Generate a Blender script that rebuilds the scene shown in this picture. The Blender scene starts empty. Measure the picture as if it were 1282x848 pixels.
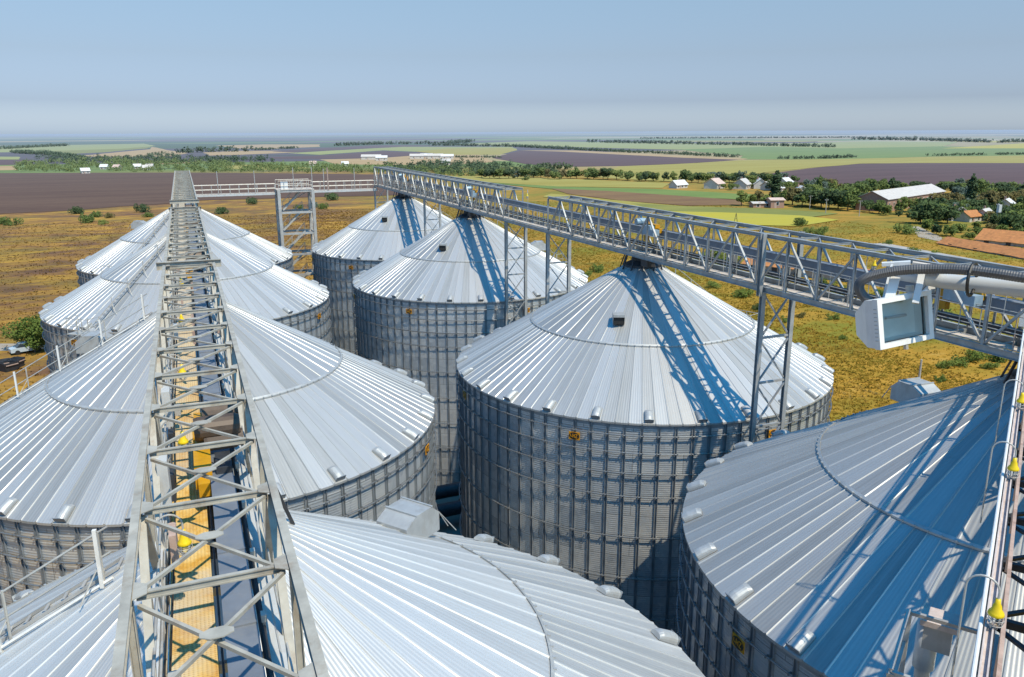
import bpy, math, random
import numpy as np
from mathutils import Vector, Matrix, noise as mnoise

random.seed(11)
R = math.radians
scene = bpy.context.scene
col = scene.collection
PI = math.pi

# ------------------------------------------------------------------ camera (measured from the photograph)
CAM_H = 30.406
PX_F, PITCH, YAW, ROLL = 993.4921, 0.25490132, 0.38459722, -0.00375159
def cam_axes():
    cy, sy = math.cos(YAW), math.sin(YAW)
    fw = Vector((sy*math.cos(PITCH), cy*math.cos(PITCH), -math.sin(PITCH)))
    rt = Vector((cy, -sy, 0)); up = rt.cross(fw)
    c, s = math.cos(ROLL), math.sin(ROLL)
    return fw, c*rt + s*up, c*up - s*rt
FW, RT, UP = cam_axes()
CAM = Vector((0, 0, CAM_H))
cd = bpy.data.cameras.new('camera'); cam = bpy.data.objects.new('camera', cd); col.objects.link(cam)
m = Matrix((RT, UP, -FW)).transposed().to_4x4(); m.translation = CAM
cam.matrix_world = m
cd.sensor_width = 36; cd.lens = 36*PX_F/1282; cd.clip_start = 0.1; cd.clip_end = 90000
scene.camera = cam
scene.render.resolution_x = 1024; scene.render.resolution_y = 677

def ray(px, py): return FW + RT*((px-641)/PX_F) + UP*((424-py)/PX_F)
def gnd(px, py, z=0.0):
    d = ray(px, py); return CAM + d*((z-CAM_H)/d.z)
def at_dist(px, py, dist): return CAM + ray(px, py).normalized()*dist

# ------------------------------------------------------------------ node helpers
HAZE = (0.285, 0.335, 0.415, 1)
def new_mat(name):
    mt = bpy.data.materials.new(name); mt.use_nodes = True
    nt = mt.node_tree; nt.nodes.clear()
    out = nt.nodes.new('ShaderNodeOutputMaterial'); bs = nt.nodes.new('ShaderNodeBsdfPrincipled')
    nt.links.new(bs.outputs[0], out.inputs[0])
    return mt, nt, bs
class NT:
    """short node-graph writer"""
    def __init__(s, nt): s.nt = nt
    def n(s, t, **k):
        nd = s.nt.nodes.new(t)
        for a, b in k.items(): setattr(nd, a, b)
        return nd
    def put(s, sock, v):
        if isinstance(v, bpy.types.NodeSocket): s.nt.links.new(v, sock)
        elif v is not None: sock.default_value = v
    def math(s, op, a, b=None, c=None, clamp=False):
        nd = s.n('ShaderNodeMath', operation=op, use_clamp=clamp)
        s.put(nd.inputs[0], a)
        if b is not None: s.put(nd.inputs[1], b)
        if c is not None: s.put(nd.inputs[2], c)
        return nd.outputs[0]
    def mix(s, f, a, b, blend='MIX'):
        nd = s.n('ShaderNodeMix', data_type='RGBA', blend_type=blend)
        s.put(nd.inputs[0], f); s.put(nd.inputs[6], a); s.put(nd.inputs[7], b)
        return nd.outputs[2]
    def noise(s, vec, scale, detail=4, rough=.55, dist=0.0):
        nd = s.n('ShaderNodeTexNoise'); s.put(nd.inputs['Vector'], vec)
        nd.inputs['Scale'].default_value = scale; nd.inputs['Detail'].default_value = detail
        nd.inputs['Roughness'].default_value = rough; nd.inputs['Distortion'].default_value = dist
        return nd.outputs[0]
    def ramp(s, f, stops):
        nd = s.n('ShaderNodeValToRGB'); s.put(nd.inputs[0], f)
        e = nd.color_ramp.elements
        while len(e) < len(stops): e.new(.5)
        for k, (p, c) in enumerate(stops):
            e[k].position = p; e[k].color = c if len(c) == 4 else (*c, 1)
        return nd.outputs[0]
    def maprange(s, v, a, b, c=0, d=1):
        nd = s.n('ShaderNodeMapRange'); s.put(nd.inputs[0], v)
        for i, x in enumerate((a, b, c, d)): nd.inputs[i+1].default_value = x
        return nd.outputs[0]
    def scalev(s, vec, sc):
        nd = s.n('ShaderNodeMapping'); s.put(nd.inputs[0], vec); nd.inputs['Scale'].default_value = sc
        return nd.outputs[0]
    def sep(s, vec):
        nd = s.n('ShaderNodeSeparateXYZ'); s.put(nd.inputs[0], vec); return nd.outputs
    def comb(s, x, y, z):
        nd = s.n('ShaderNodeCombineXYZ')
        for i, v in enumerate((x, y, z)): s.put(nd.inputs[i], v)
        return nd.outputs[0]
    def white(s, vec):
        nd = s.n('ShaderNodeTexWhiteNoise', noise_dimensions='3D'); s.put(nd.inputs[0], vec); return nd.outputs[0]
    def bump(s, h, strength, dist, normal=None):
        nd = s.n('ShaderNodeBump'); s.put(nd.inputs['Height'], h)
        nd.inputs['Strength'].default_value = strength; nd.inputs['Distance'].default_value = dist
        if normal is not None: s.put(nd.inputs['Normal'], normal)
        return nd.outputs[0]
    def pos(s): return s.n('ShaderNodeNewGeometry').outputs['Position']
    def obj(s): return s.n('ShaderNodeTexCoord').outputs['Object']
    def rnd(s): return s.n('ShaderNodeObjectInfo').outputs['Random']
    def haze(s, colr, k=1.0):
        """aerial haze painted into the base colour: paler and bluer with distance from the origin"""
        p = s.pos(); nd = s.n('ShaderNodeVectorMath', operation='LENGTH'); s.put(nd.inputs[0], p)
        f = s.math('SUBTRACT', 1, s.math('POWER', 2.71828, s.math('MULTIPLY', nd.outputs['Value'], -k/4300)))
        return s.mix(f, colr, HAZE)  # distance haze is mixed into the surface colour itself

def simple(name, colr, rough=.5, metal=0.0, var=.12, scale=6.0, dirt=None, bump=0.0):
    mt, nt, bs = new_mat(name); g = NT(nt)
    o = g.obj(); nz = g.noise(o, scale, 5, .6)
    a = tuple(c*(1-var) for c in colr)+(1,); b = tuple(min(1, c*(1+var)) for c in colr)+(1,)
    c = g.mix(g.maprange(nz, .3, .7), a, b)
    if dirt:
        n2 = g.noise(g.scalev(o, (1, 1, .35)), scale*.6, 6, .7)
        c = g.mix(g.maprange(n2, .52, .72, 0, .75), c, (*dirt, 1))
    g.put(bs.inputs['Base Color'], c); bs.inputs['Metallic'].default_value = metal
    g.put(bs.inputs['Roughness'], g.maprange(nz, 0, 1, rough*.85, min(1, rough*1.2)))
    if bump: g.put(bs.inputs['Normal'], g.bump(nz, bump, .02))
    return mt

M = {}
def roof_mat(name, npan, zslope):
    mt, nt, bs = new_mat(name); g = NT(nt)
    o = g.obj(); x, y, z = g.sep(o)
    ang = g.math('DIVIDE', g.math('ARCTAN2', y, x), 2*PI)
    rad = g.math('SQRT', g.math('ADD', g.math('MULTIPLY', x, x), g.math('MULTIPLY', y, y)))
    pa = g.math('MULTIPLY', ang, npan)
    pid = g.math('FLOOR', pa)
    seed = g.math('MULTIPLY', g.rnd(), 40)
    w = g.white(g.comb(pid, g.math('FLOOR', seed), npan))
    # dust and water streaks that run down the panels
    st = g.noise(g.comb(g.math('MULTIPLY', pa, 3.0), g.math('MULTIPLY', rad, .22), seed), 1.0, 6, .65)
    bl = g.noise(o, .35, 4, .6)
    fine = g.noise(g.comb(g.math('MULTIPLY', pa, 5.0), g.math('MULTIPLY', rad, 1.1), seed), 1.6, 4, .7)
    v = g.math('ADD', g.math('ADD', g.math('MULTIPLY', w, .27), g.math('MULTIPLY', st, .28)), g.math('ADD', g.math('MULTIPLY', bl, .12), g.math('MULTIPLY', fine, .10)))
    c = g.ramp(g.maprange(v, .2, .56), [(0, (.40, .42, .435)), (.5, (.60, .615, .63)), (1, (.73, .74, .745))])
    rust = g.noise(g.comb(g.math('MULTIPLY', pa, 2.2), g.math('MULTIPLY', rad, .12), g.math('ADD', seed, 9)), 1.0, 5, .7)
    c = g.mix(g.maprange(rust, .60, .74, 0, .38), c, (.36, .34, .30, 1))
    spots = g.noise(o, 2.4, 5, .75)
    c = g.mix(g.maprange(spots, .62, .76, 0, .4), c, (.40, .39, .36, 1))
    c = g.mix(1.0, c, g.n('ShaderNodeObjectInfo').outputs['Color'], 'MULTIPLY')
    g.put(bs.inputs['Base Color'], c)
    bs.inputs['Metallic'].default_value = .5
    g.put(bs.inputs['Roughness'], g.maprange(v, .2, .46, .56, .42))
    # fine rolled lines along each panel
    h = g.math('SINE', g.math('MULTIPLY', pa, 2*PI*5))
    nb = g.bump(h, .16, .012)
    dn = g.bump(g.noise(o, 1.3, 3, .6), .10, .05, nb)
    g.put(bs.inputs['Normal'], dn)
    return mt
def wall_mat():
    mt, nt, bs = new_mat('corrugated_galvanised_wall'); g = NT(nt)
    o = g.obj(); x, y, z = g.sep(o)
    ang = g.math('DIVIDE', g.math('ARCTAN2', y, x), 2*PI)
    row = g.math('FLOOR', g.math('DIVIDE', z, 1.1))
    ca = g.math('ADD', g.math('MULTIPLY', ang, 28), g.math('MULTIPLY', row, .5))
    cell = g.math('FLOOR', ca)
    seed = g.math('FLOOR', g.math('MULTIPLY', g.rnd(), 40))
    w = g.white(g.comb(cell, row, seed))
    spangle = g.n('ShaderNodeTexVoronoi'); g.put(spangle.inputs[0], g.scalev(o, (1, 1, 1.0))); spangle.inputs['Scale'].default_value = 2.6
    sp = g.sep(spangle.outputs['Color'])[0]
    nz = g.noise(o, .8, 5, .6)
    v = g.math('ADD', g.math('MULTIPLY', w, .36), g.math('ADD', g.math('MULTIPLY', sp, .22), g.math('MULTIPLY', nz, .3)))
    c = g.ramp(g.maprange(v, .2, .62), [(0, (.44, .48, .52)), (.5, (.61, .645, .675)), (1, (.78, .80, .81))])
    # sheet seams
    fz = g.math('FRACT', g.math('DIVIDE', z, 1.1)); fa = g.math('FRACT', ca)
    seam = g.math('MAXIMUM', g.math('LESS_THAN', fz, .028), g.math('LESS_THAN', fa, .014))
    c = g.mix(g.math('MULTIPLY', seam, .5), c, (.12, .12, .12, 1))
    low = g.maprange(z, 0, 5, .45, 0)
    c = g.mix(g.math('MULTIPLY', low, nz), c, (.30, .26, .20, 1))
    g.put(bs.inputs['Base Color'], c); bs.inputs['Metallic'].default_value = .58
    g.put(bs.inputs['Roughness'], g.maprange(v, .2, .62, .5, .34))
    h = g.math('SINE', g.math('MULTIPLY', z, 2*PI/.11))
    nb = g.bump(h, .30, .012)
    nb2 = g.bump(g.noise(o, 1.7, 2, .5), .35, .05, nb)
    g.put(bs.inputs['Normal'], nb2)
    return mt
M['lower_roof'] = roof_mat('galvanised_roof_sheets', 108, 0)
M['upper_roof'] = roof_mat('galvanised_roof_cap_sheets', 54, 0)
M['wall'] = wall_mat()
M['ring'] = simple('galvanised_hoop', (.27, .28, .29), .42, .6, .12, 1.5)
M['stiff'] = simple('galvanised_stiffener', (.34, .37, .40), .48, .55, .18, 1.2)
M['vent'] = simple('galvanised_sheet_fittings', (.48, .50, .51), .5, .4, .12, 2.5, dirt=(.36, .35, .33))
M['steel'] = simple('galvanised_truss_steel', (.40, .42, .43), .5, .35, .18, 2.2, dirt=(.34, .28, .22))
M['pale'] = simple('weathered_pale_steel', (.40, .385, .34), .68, .1, .2, 3.5, dirt=(.24, .175, .12), bump=.3)
M['tower'] = simple('tower_steel', (.46, .46, .45), .55, .3, .15, 2.0, dirt=(.33, .30, .27))
M['dark'] = simple('dark_steel', (.045, .05, .06), .55, .3, .3, 3)
M['casing'] = simple('grey_conveyor_casing', (.20, .23, .28), .55, .25, .14, 1.6, dirt=(.30, .30, .29))
M['rail'] = simple('railing_steel', (.50, .50, .48), .5, .3, .12, 4, dirt=(.34, .26, .20))
M['rust'] = simple('rusty_painted_steel', (.46, .34, .29), .7, .05, .18, 5, dirt=(.22, .10, .05))
M['pinkrust'] = simple('faded_painted_tray', (.58, .50, .47), .65, .05, .14, 5, dirt=(.42, .30, .25))
M['white'] = simple('white_paint', (.80, .81, .81), .35, 0, .04, 8, dirt=(.62, .62, .60))
M['lightgrey'] = simple('light_grey_paint', (.55, .57, .58), .42, .05, .06, 5, dirt=(.40, .40, .40))
M['yellow'] = simple('yellow_paint', (.56, .29, .012), .42, 0, .10, 6, dirt=(.42, .22, .03))
M['lampyellow'] = simple('lamp_yellow_paint', (.80, .58, .01), .35, 0, .08, 9)
M['orange'] = simple('orange_plate', (.70, .30, .01), .4, 0, .05, 6)
M['black'] = simple('black_paint', (.02, .02, .02), .5, 0, .2, 6)
M['motor'] = simple('brown_motor_paint', (.10, .075, .06), .5, .2, .2, 6)
M['bluemotor'] = simple('pale_blue_motor_paint', (.30, .42, .52), .45, .2, .1, 6)
M['rubber'] = simple('grey_flexible_conduit', (.12, .12, .125), .45, .3, .15, 14)
def grating_mat():
    mt, nt, bs = new_mat('yellowed_walkway_grating'); g = NT(nt)
    o = g.obj(); x, y, z = g.sep(o)
    a = g.math('SINE', g.math('MULTIPLY', x, 2*PI/.055)); b = g.math('SINE', g.math('MULTIPLY', y, 2*PI/.045))
    h = g.math('MULTIPLY', g.math('ADD', g.math('MULTIPLY', a, .6), g.math('MULTIPLY', b, .4)), 1)
    nz = g.noise(o, 1.1, 6, .65); n2 = g.noise(o, 6, 5, .7)
    c = g.ramp(g.math('ADD', g.math('MULTIPLY', nz, .7), g.math('MULTIPLY', n2, .3)),
               [(.32, (.42, .18, .025)), (.44, (.62, .35, .06)), (.54, (.74, .52, .19)), (.66, (.70, .58, .38))])
    c = g.mix(g.maprange(g.noise(o, .7, 6, .7), .48, .66, 0, .6), c, (.50, .45, .37, 1))
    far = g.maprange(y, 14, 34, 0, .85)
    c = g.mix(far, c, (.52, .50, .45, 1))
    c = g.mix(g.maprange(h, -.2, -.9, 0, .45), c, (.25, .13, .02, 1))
    g.put(bs.inputs['Base Color'], c); bs.inputs['Roughness'].default_value = .75
    g.put(bs.inputs['Normal'], g.bump(h, .4, .01))
    return mt
M['grating'] = grating_mat()
M['deck'] = simple('pale_dusty_deck', (.56, .50, .44), .8, 0, .15, 2.5, dirt=(.40, .33, .27))
def glass_mat():
    mt, nt, bs = new_mat('floodlight_glass')
    tr = nt.nodes.new('ShaderNodeBsdfTransparent'); tr.inputs[0].default_value = (.93, .99, .98, 1)
    gl = nt.nodes.new('ShaderNodeBsdfGlossy'); gl.inputs['Roughness'].default_value = .04
    fr_ = nt.nodes.new('ShaderNodeFresnel'); fr_.inputs[0].default_value = 1.55; mx = nt.nodes.new('ShaderNodeMixShader')
    nt.links.new(fr_.outputs[0], mx.inputs[0]); nt.links.new(tr.outputs[0], mx.inputs[1]); nt.links.new(gl.outputs[0], mx.inputs[2])
    nt.nodes.remove(bs); nt.links.new(mx.outputs[0], [n for n in nt.nodes if n.bl_idname == 'ShaderNodeOutputMaterial'][0].inputs[0])
    return mt
M['glass'] = glass_mat()
M['reflector'] = simple('aluminium_reflector', (.80, .88, .87), .5, .0, .08, 7)

# ------------------------------------------------------------------ mesh builder
class MB:
    def __init__(s): s.v = []; s.f = []
    def add(s, vs, fs):
        b = len(s.v); s.v.extend([tuple(q) for q in vs]); s.f.extend([tuple(b+i for i in f) for f in fs])
    def box(s, c, d, rz=0.0):
        x, y, z = (k/2 for k in d); ca, sa = math.cos(rz), math.sin(rz)
        vs = [(c[0]+a*x*ca-b*y*sa, c[1]+a*x*sa+b*y*ca, c[2]+e*z) for a in (-1, 1) for b in (-1, 1) for e in (-1, 1)]
        s.add(vs, [(0, 1, 3, 2), (4, 6, 7, 5), (0, 4, 5, 1), (2, 3, 7, 6), (0, 2, 6, 4), (1, 5, 7, 3)]); return s
    def beam(s, p, q, w, h, up=(0, 0, 1)):
        p, q = Vector(p), Vector(q); d = (q-p)
        if d.length < 1e-6: return s
        d.normalize(); u = Vector(up); sd = d.cross(u)
        if sd.length < 1e-3: sd = d.cross(Vector((0, 1, 0)))
        sd.normalize(); u = sd.cross(d)
        vs = [c+sd*(a*w/2)+u*(b*h/2) for c in (p, q) for a, b in ((-1, -1), (1, -1), (1, 1), (-1, 1))]
        s.add(vs, [(0, 1, 2, 3), (7, 6, 5, 4), (0, 4, 5, 1), (1, 5, 6, 2), (2, 6, 7, 3), (3, 7, 4, 0)]); return s
    def angle(s, p, q, w, up=(0, 0, 1), t=.012):
        """an L-section bar"""
        p, q = Vector(p), Vector(q); d = (q-p).normalized(); u = Vector(up); sd = d.cross(u)
        if sd.length < 1e-3: sd = d.cross(Vector((0, 1, 0)))
        sd.normalize(); u = sd.cross(d)
        s.beam(p+u*(w/2), q+u*(w/2), w, t, u); s.beam(p+sd*(w/2-t/2)-u*(t/2+.001), q+sd*(w/2-t/2)-u*(t/2+.001), t, w-t, u); return s
    def chan(s, p, q, w, h, up=(0, 0, 1), t=.016):
        """an I-section chord: two flanges and a web"""
        p, q = Vector(p), Vector(q); d = (q-p).normalized(); u = Vector(up); sd = d.cross(u)
        if sd.length < 1e-3: sd = d.cross(Vector((0, 1, 0)))
        sd.normalize(); u = sd.cross(d)
        for k in (-1, 1): s.beam(p+u*(k*(h-t)/2), q+u*(k*(h-t)/2), w, t, u)
        s.beam(p, q, t, h-2*t-.002, u); return s
    def tube(s, pts, r, n=8, cap=True):
        pts = [Vector(p) for p in pts]; rings = []
        prev = None
        for i, p in enumerate(pts):
            d = (pts[min(i+1, len(pts)-1)]-pts[max(i-1, 0)]).normalized()
            if prev is None:
                a = d.orthogonal().normalized()
            else:
                a = prev-d*prev.dot(d)
                a = a.normalized() if a.length > 1e-5 else d.orthogonal().normalized()
            prev = a; b = d.cross(a)
            rr = r[i] if isinstance(r, (list, tuple)) else r
            rings.append([p+(a*math.cos(2*PI*k/n)+b*math.sin(2*PI*k/n))*rr for k in range(n)])
        vs = [q for rg in rings for q in rg]; fs = []
        for i in range(len(rings)-1):
            for k in range(n):
                k2 = (k+1) % n; fs.append((i*n+k, i*n+k2, (i+1)*n+k2, (i+1)*n+k))
        if cap: fs.append(tuple(range(n-1, -1, -1))); fs.append(tuple((len(rings)-1)*n+k for k in range(n)))
        s.add(vs, fs); return s
    def lathe(s, prof, n=16, c=(0, 0, 0), closed=False):
        vs = [(c[0]+r*math.cos(2*PI*k/n), c[1]+r*math.sin(2*PI*k/n), c[2]+z) for r, z in prof for k in range(n)]
        fs = []
        mlast = len(prof) if closed else len(prof)-1
        for i in range(mlast):
            j = (i+1) % len(prof)
            for k in range(n):
                k2 = (k+1) % n; fs.append((i*n+k, i*n+k2, j*n+k2, j*n+k))
        s.add(vs, fs); return s
    def prism(s, poly, z0, z1):
        n = len(poly); vs = [(x, y, z0) for x, y in poly]+[(x, y, z1) for x, y in poly]
        s.add(vs, [tuple(range(n-1, -1, -1)), tuple(range(n, 2*n))]+[(i, (i+1) % n, n+(i+1) % n, n+i) for i in range(n)]); return s
    def moved(s, mat):
        o = MB(); o.v = [tuple(mat @ Vector(v)) for v in s.v]; o.f = list(s.f); return o
    def join(s, o): s.add(o.v, o.f); return s
    def mesh(s, name, mat, smooth=False):
        me = bpy.data.meshes.new(name); me.from_pydata(s.v, [], s.f); me.update()
        me.materials.append(mat)
        if smooth:
            me.polygons.foreach_set('use_smooth', [True]*len(me.polygons))
        return me
    def build(s, name, mat, parent=None, smooth=False):
        o = bpy.data.objects.new(name, s.mesh(name, mat, smooth)); col.objects.link(o)
        if parent is not None: o.parent = parent
        return o
def link_mesh(name, me, parent=None, loc=None, rz=None):
    o = bpy.data.objects.new(name, me); col.objects.link(o)
    if parent is not None: o.parent = parent
    if loc is not None: o.location = loc
    if rz is not None: o.rotation_euler = (0, 0, rz)
    return o
def tag(o, label=None, cat=None, group=None, kind=None):
    if label: o['label'] = label
    if cat: o['category'] = cat
    if group: o['group'] = group
    if kind: o['kind'] = kind
    return o
def thing(name, label, cat, loc=(0, 0, 0), rz=0.0, group=None):
    o = bpy.data.objects.new(name, None); col.objects.link(o); o.location = loc; o.rotation_euler = (0, 0, rz)
    o.empty_display_size = .5
    return tag(o, label, cat, group)
def copy_tree(o, parent=None):
    c = o.copy(); col.objects.link(c)
    c.parent = parent
    for ch in list(o.children): copy_tree(ch, c)
    return c

# ------------------------------------------------------------------ world and sun
SUN = Vector((.19, -.60, 1.0)).normalized()
el = math.asin(SUN.z); az = math.atan2(SUN.x, SUN.y)
w = bpy.data.worlds.new('World'); scene.world = w; w.use_nodes = True
nt = w.node_tree; nt.nodes.clear(); g = NT(nt)
sky = nt.nodes.new('ShaderNodeTexSky'); sky.sky_type = 'NISHITA'; sky.sun_disc = False
sky.sun_elevation = el; sky.sun_rotation = az; sky.altitude = 200
sky.air_density = 1.0; sky.dust_density = 1.2; sky.ozone_density = 2.2
bg = nt.nodes.new('ShaderNodeBackground'); bg.inputs[1].default_value = .10
wo = nt.nodes.new('ShaderNodeOutputWorld')
dz = g.sep(nt.nodes.new('ShaderNodeTexCoord').outputs['Generated'])[2]
tint = g.mix(g.maprange(dz, .004, .035), (1.46, 1.71, 2.34, 1), (.91, 1.03, 1.45, 1))
tint = g.mix(g.maprange(dz, .035, .087), tint, (1.02, 1.03, 1.18, 1))
tint = g.mix(g.maprange(dz, .087, .167), tint, (1.30, 1.31, 1.27, 1))
tint = g.mix(g.maprange(dz, .167, .34), tint, (.95, 1.75, 1.95, 1))
tint = g.mix(g.maprange(dz, .34, .7), tint, (.02, 1.30, 2.05, 1))
nt.links.new(g.mix(1.0, sky.outputs[0], tint, 'MULTIPLY'), bg.inputs[0]); nt.links.new(bg.outputs[0], wo.inputs[0])
sd = bpy.data.lights.new('sun', 'SUN'); sd.energy = 4.9; sd.angle = R(.5); sd.color = (1, .87, .66)
so = bpy.data.objects.new('sun', sd); col.objects.link(so)
so.rotation_euler = (-SUN).to_track_quat('-Z', 'Y').to_euler(); so.location = (30, -80, 150)
scene.view_settings.view_transform = 'Standard'; scene.view_settings.look = 'None'; scene.view_settings.exposure = 0
try:
    scene.cycles.max_bounces = 6; scene.cycles.caustics_reflective = False
except Exception: pass

# ------------------------------------------------------------------ grain silos
RS, EAVE, APEX = 11.0, 17.0, 23.328
SL = (APEX-EAVE)/RS
RW = 10.83
def roof_z(r): return EAVE+SL*(RS-r)
def roof_panels(n, r0, r1, lift, h, nr, ends=True):
    mb = MB(); prof = [(0.0, 1), (.03, 1), (.075, .10), (.48, 0), (.925, .10), (.97, 1)]
    rad = [r0+(r1-r0)*i/nr for i in range(nr+1)]
    npr = len(prof); vs = []; fs = []
    for r in rad:
        hh = h*(.45+.55*r/RS)
        for k in range(n):
            for u, e in prof:
                a = 2*PI*(k+u)/n
                vs.append((r*math.cos(a), r*math.sin(a), roof_z(r)+lift+hh*e))
    tot = n*npr
    for i in range(nr):
        for k in range(tot):
            k2 = (k+1) % tot; fs.append((i*tot+k, (i+1)*tot+k, (i+1)*tot+k2, i*tot+k2))
    # a small turned-down lip at the outer edge
    b = len(vs)
    for k in range(tot):
        x, y, z = vs[nr*tot+k]; vs.append((x, y, z-.09))
    for k in range(tot):
        k2 = (k+1) % tot; fs.append((nr*tot+k, b+k, b+k2, nr*tot+k2))
    mb.add(vs, fs); return mb
RR = .581*RS
me_lower = roof_panels(108, RR-.25, RS, 0, .040, 3).mesh('lower_roof', M['lower_roof'])
me_upper = roof_panels(54, 1.0, RR+.12, .055, .046, 2).mesh('upper_roof', M['upper_roof'])
mb = MB()
n = 216
prof = [(RR+.17, .02), (RR+.17, .085), (RR+.09, .105), (RR+.09, .03)]
mb.lathe([(r, roof_z(r)+z) for r, z in prof], n, closed=True)
for k in range(108):
    a = 2*PI*(k+.02)/108
    mb.box((math.cos(a)*(RR+.18), math.sin(a)*(RR+.18), roof_z(RR+.18)+.10), (.07, .05, .04), a)
me_ring = mb.mesh('roof_joint_ring', M['vent'])
# dark throat below the gallery
mb = MB(); mb.lathe([(1.1, roof_z(1.1)+.06), (1.08, APEX-.45), (.6, APEX-.2), (.55, APEX+.2), (.0, APEX+.2)], 32)
for k in range(12):
    a = 2*PI*k/12; mb.beam((1.3*math.cos(a), 1.3*math.sin(a), roof_z(1.3)+.05), (1.0*math.cos(a), 1.0*math.sin(a), APEX+.2), .07, .07)
me_collar = mb.mesh('peak_collar', M['dark'])
mb = MB(); mb.lathe([(RW, 0), (RW, EAVE-.02)], 168)
me_wall = mb.mesh('wall', M['wall'], True)
mb = MB(); mb.lathe([(RS-.02, EAVE-.02), (RW+.01, EAVE-.12), (RW+.03, EAVE-.3)], 168)
me_soffit = mb.mesh('eave_flashing', M['stiff'])
NST = 84
mb = MB()
for sgn in (-1, 1):
    mb.box((RW+.04, sgn*.06, (EAVE-.15)/2), (.07, .024, EAVE-.2))
mb.box((RW+.006, 0, (EAVE-.15)/2), (.012, .095, EAVE-.2))
me_stiff = mb.mesh('stiffener', M['stiff'])
RINGZ = [.63, 1.52, 2.58, 3.79, 5.97, 8.23, 10.5, 12.7, 14.9]
ring_me = []
for rz_ in RINGZ[:1]:
    mb = MB(); r = RW+.18
    mb.lathe([(r+.032*math.cos(a), .034*math.sin(a)) for a in [2*PI*k/6 for k in range(6)]], 168, closed=True)
    for k in range(NST):
        a = 2*PI*k/NST
        for sgn in (-1, 1):
            aa = a+sgn*.0072; mb.box((math.cos(aa)*(r-.02), math.sin(aa)*(r-.02), 0), (.13, .04, .085), aa)
    me_hoop = mb.mesh('wind_ring', M['ring'], False)
# eave vent: a rounded hood lying on the roof edge
mb = MB(); L, W2, H = .56, .20, .25
arc = [(W2*math.cos(PI*k/8), H*.35+H*.65*math.sin(PI*k/8)) for k in range(9)]
sec = [(W2, 0)]+arc+[(-W2, 0)]
ns = len(sec); vs = []; fs = []
for j, (lx, sc) in enumerate([(-.33, .55), (-.2, .9), (.15, 1.0), (.33, .93)]):
    vs += [(lx, y, z*sc) for y, z in sec]
for j in range(3):
    for k in range(ns-1): fs.append((j*ns+k, j*ns+k+1, (j+1)*ns+k+1, (j+1)*ns+k))
fs += [tuple(range(ns-1, -1, -1)), tuple(3*ns+k for k in range(ns))]
mb.add(vs, fs); me_vent = mb.mesh('eave_vent', M['vent'])
mb = MB(); mb.box((.345, 0, .12), (.02, .44, .2)); me_ventdark = mb.mesh('vent_mouth', M['stiff'])
# hooded roof vent (black plate stands in for the shade inside its open mouth)
mb = MB()
mb.add([(-.35, -.3, 0), (-.35, .3, 0), (.35, -.3, 0), (.35, .3, 0), (-.25, -.3, .55), (-.25, .3, .55), (.5, -.3, .55), (.5, .3, .55), (.5, -.3, .42), (.5, .3, .42)],
       [(0, 4, 5, 1), (4, 6, 7, 5), (6, 8, 9, 7), (0, 2, 8, 6, 4), (1, 5, 7, 9, 3)])
me_gvent = mb.mesh('hooded_vent', M['vent'])
mb = MB(); mb.box((.395, 0, .21), (.02, .57, .40)); me_gmouth = mb.mesh('vent_mouth', M['black'])
# inspection hood (a little roofed box over the manhole)
mb = MB()
prof = [(-.75, 0), (-.75, .85), (-.25, 1.15), (.55, 1.15), (.95, .75), (.95, 0)]
vs = [(x*.8, s*.5, z*.70) for s in (-1, 1) for x, z in prof]; k = len(prof)
mb.add(vs, [tuple(range(k-1, -1, -1)), tuple(range(k, 2*k))]+[(i, (i+1) % k, k+(i+1) % k, k+i) for i in range(k)])
mb.box((-.2, 0, .822), (.05, 1.04, .036)); mb.box((.44, 0, .822), (.05, 1.04, .036))
me_hood = mb.mesh('inspection_hood', M['vent'])
mb = MB(); mb.box((.771, 0, .27), (.02, .4, .42)); me_hooddoor = mb.mesh('hood_door', M['lightgrey'])
mb = MB()
for s in (-1, 1):
    mb.tube([(.8, s*.45, .5), (1.2, s*.45, -.1)], .014, 6)
mb.tube([(.8, -.45, .5), (1.5, -.5, -.35)], .014, 6)
me_hoodbrace = mb.mesh('brace', M['rail'])
# maker's plate: orange board with a dark oval and orange strokes
mb = MB(); mb.box((0, 0, 0), (.03, .66, .46)); me_plate = mb.mesh('maker_plate', M['orange'])
mb = MB()
vs = [(.019, .31*math.cos(2*PI*k/28), .215*math.sin(2*PI*k/28)) for k in range(28)]
mb.add(vs, [tuple(range(28))]); me_oval = mb.mesh('dark_oval', M['black'])
mb = MB()
for (y0, z0, y1, z1) in [(-.22, .10, -.22, -.06), (-.22, -.04, -.12, -.04), (-.08, .12, -.08, -.10), (.02, .10, .02, -.10), (-.08, 0, .02, 0),
                         (.07, .11, .2, .11), (.19, .11, .08, -.09), (.07, -.10, .2, -.10)]:
    mb.beam((.0265, y0, z0), (.0265, y1, z1), .012, .045, (1, 0, 0))
mb2 = MB()
for (y0, z0, y1, z1) in [(-.22, .10, -.22, -.06), (-.22, -.04, -.12, -.04), (-.08, .12, -.08, -.10), (.02, .10, .02, -.10), (-.08, 0, .02, 0),
                         (.07, .11, .2, .11), (.19, .11, .08, -.09), (.07, -.10, .2, -.10)]:
    mb2.beam((.026, y0, z0), (.026, y1, z1), .04, .008, (1, 0, 0))
me_marks = mb2.mesh('lettering', M['orange'])

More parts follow.
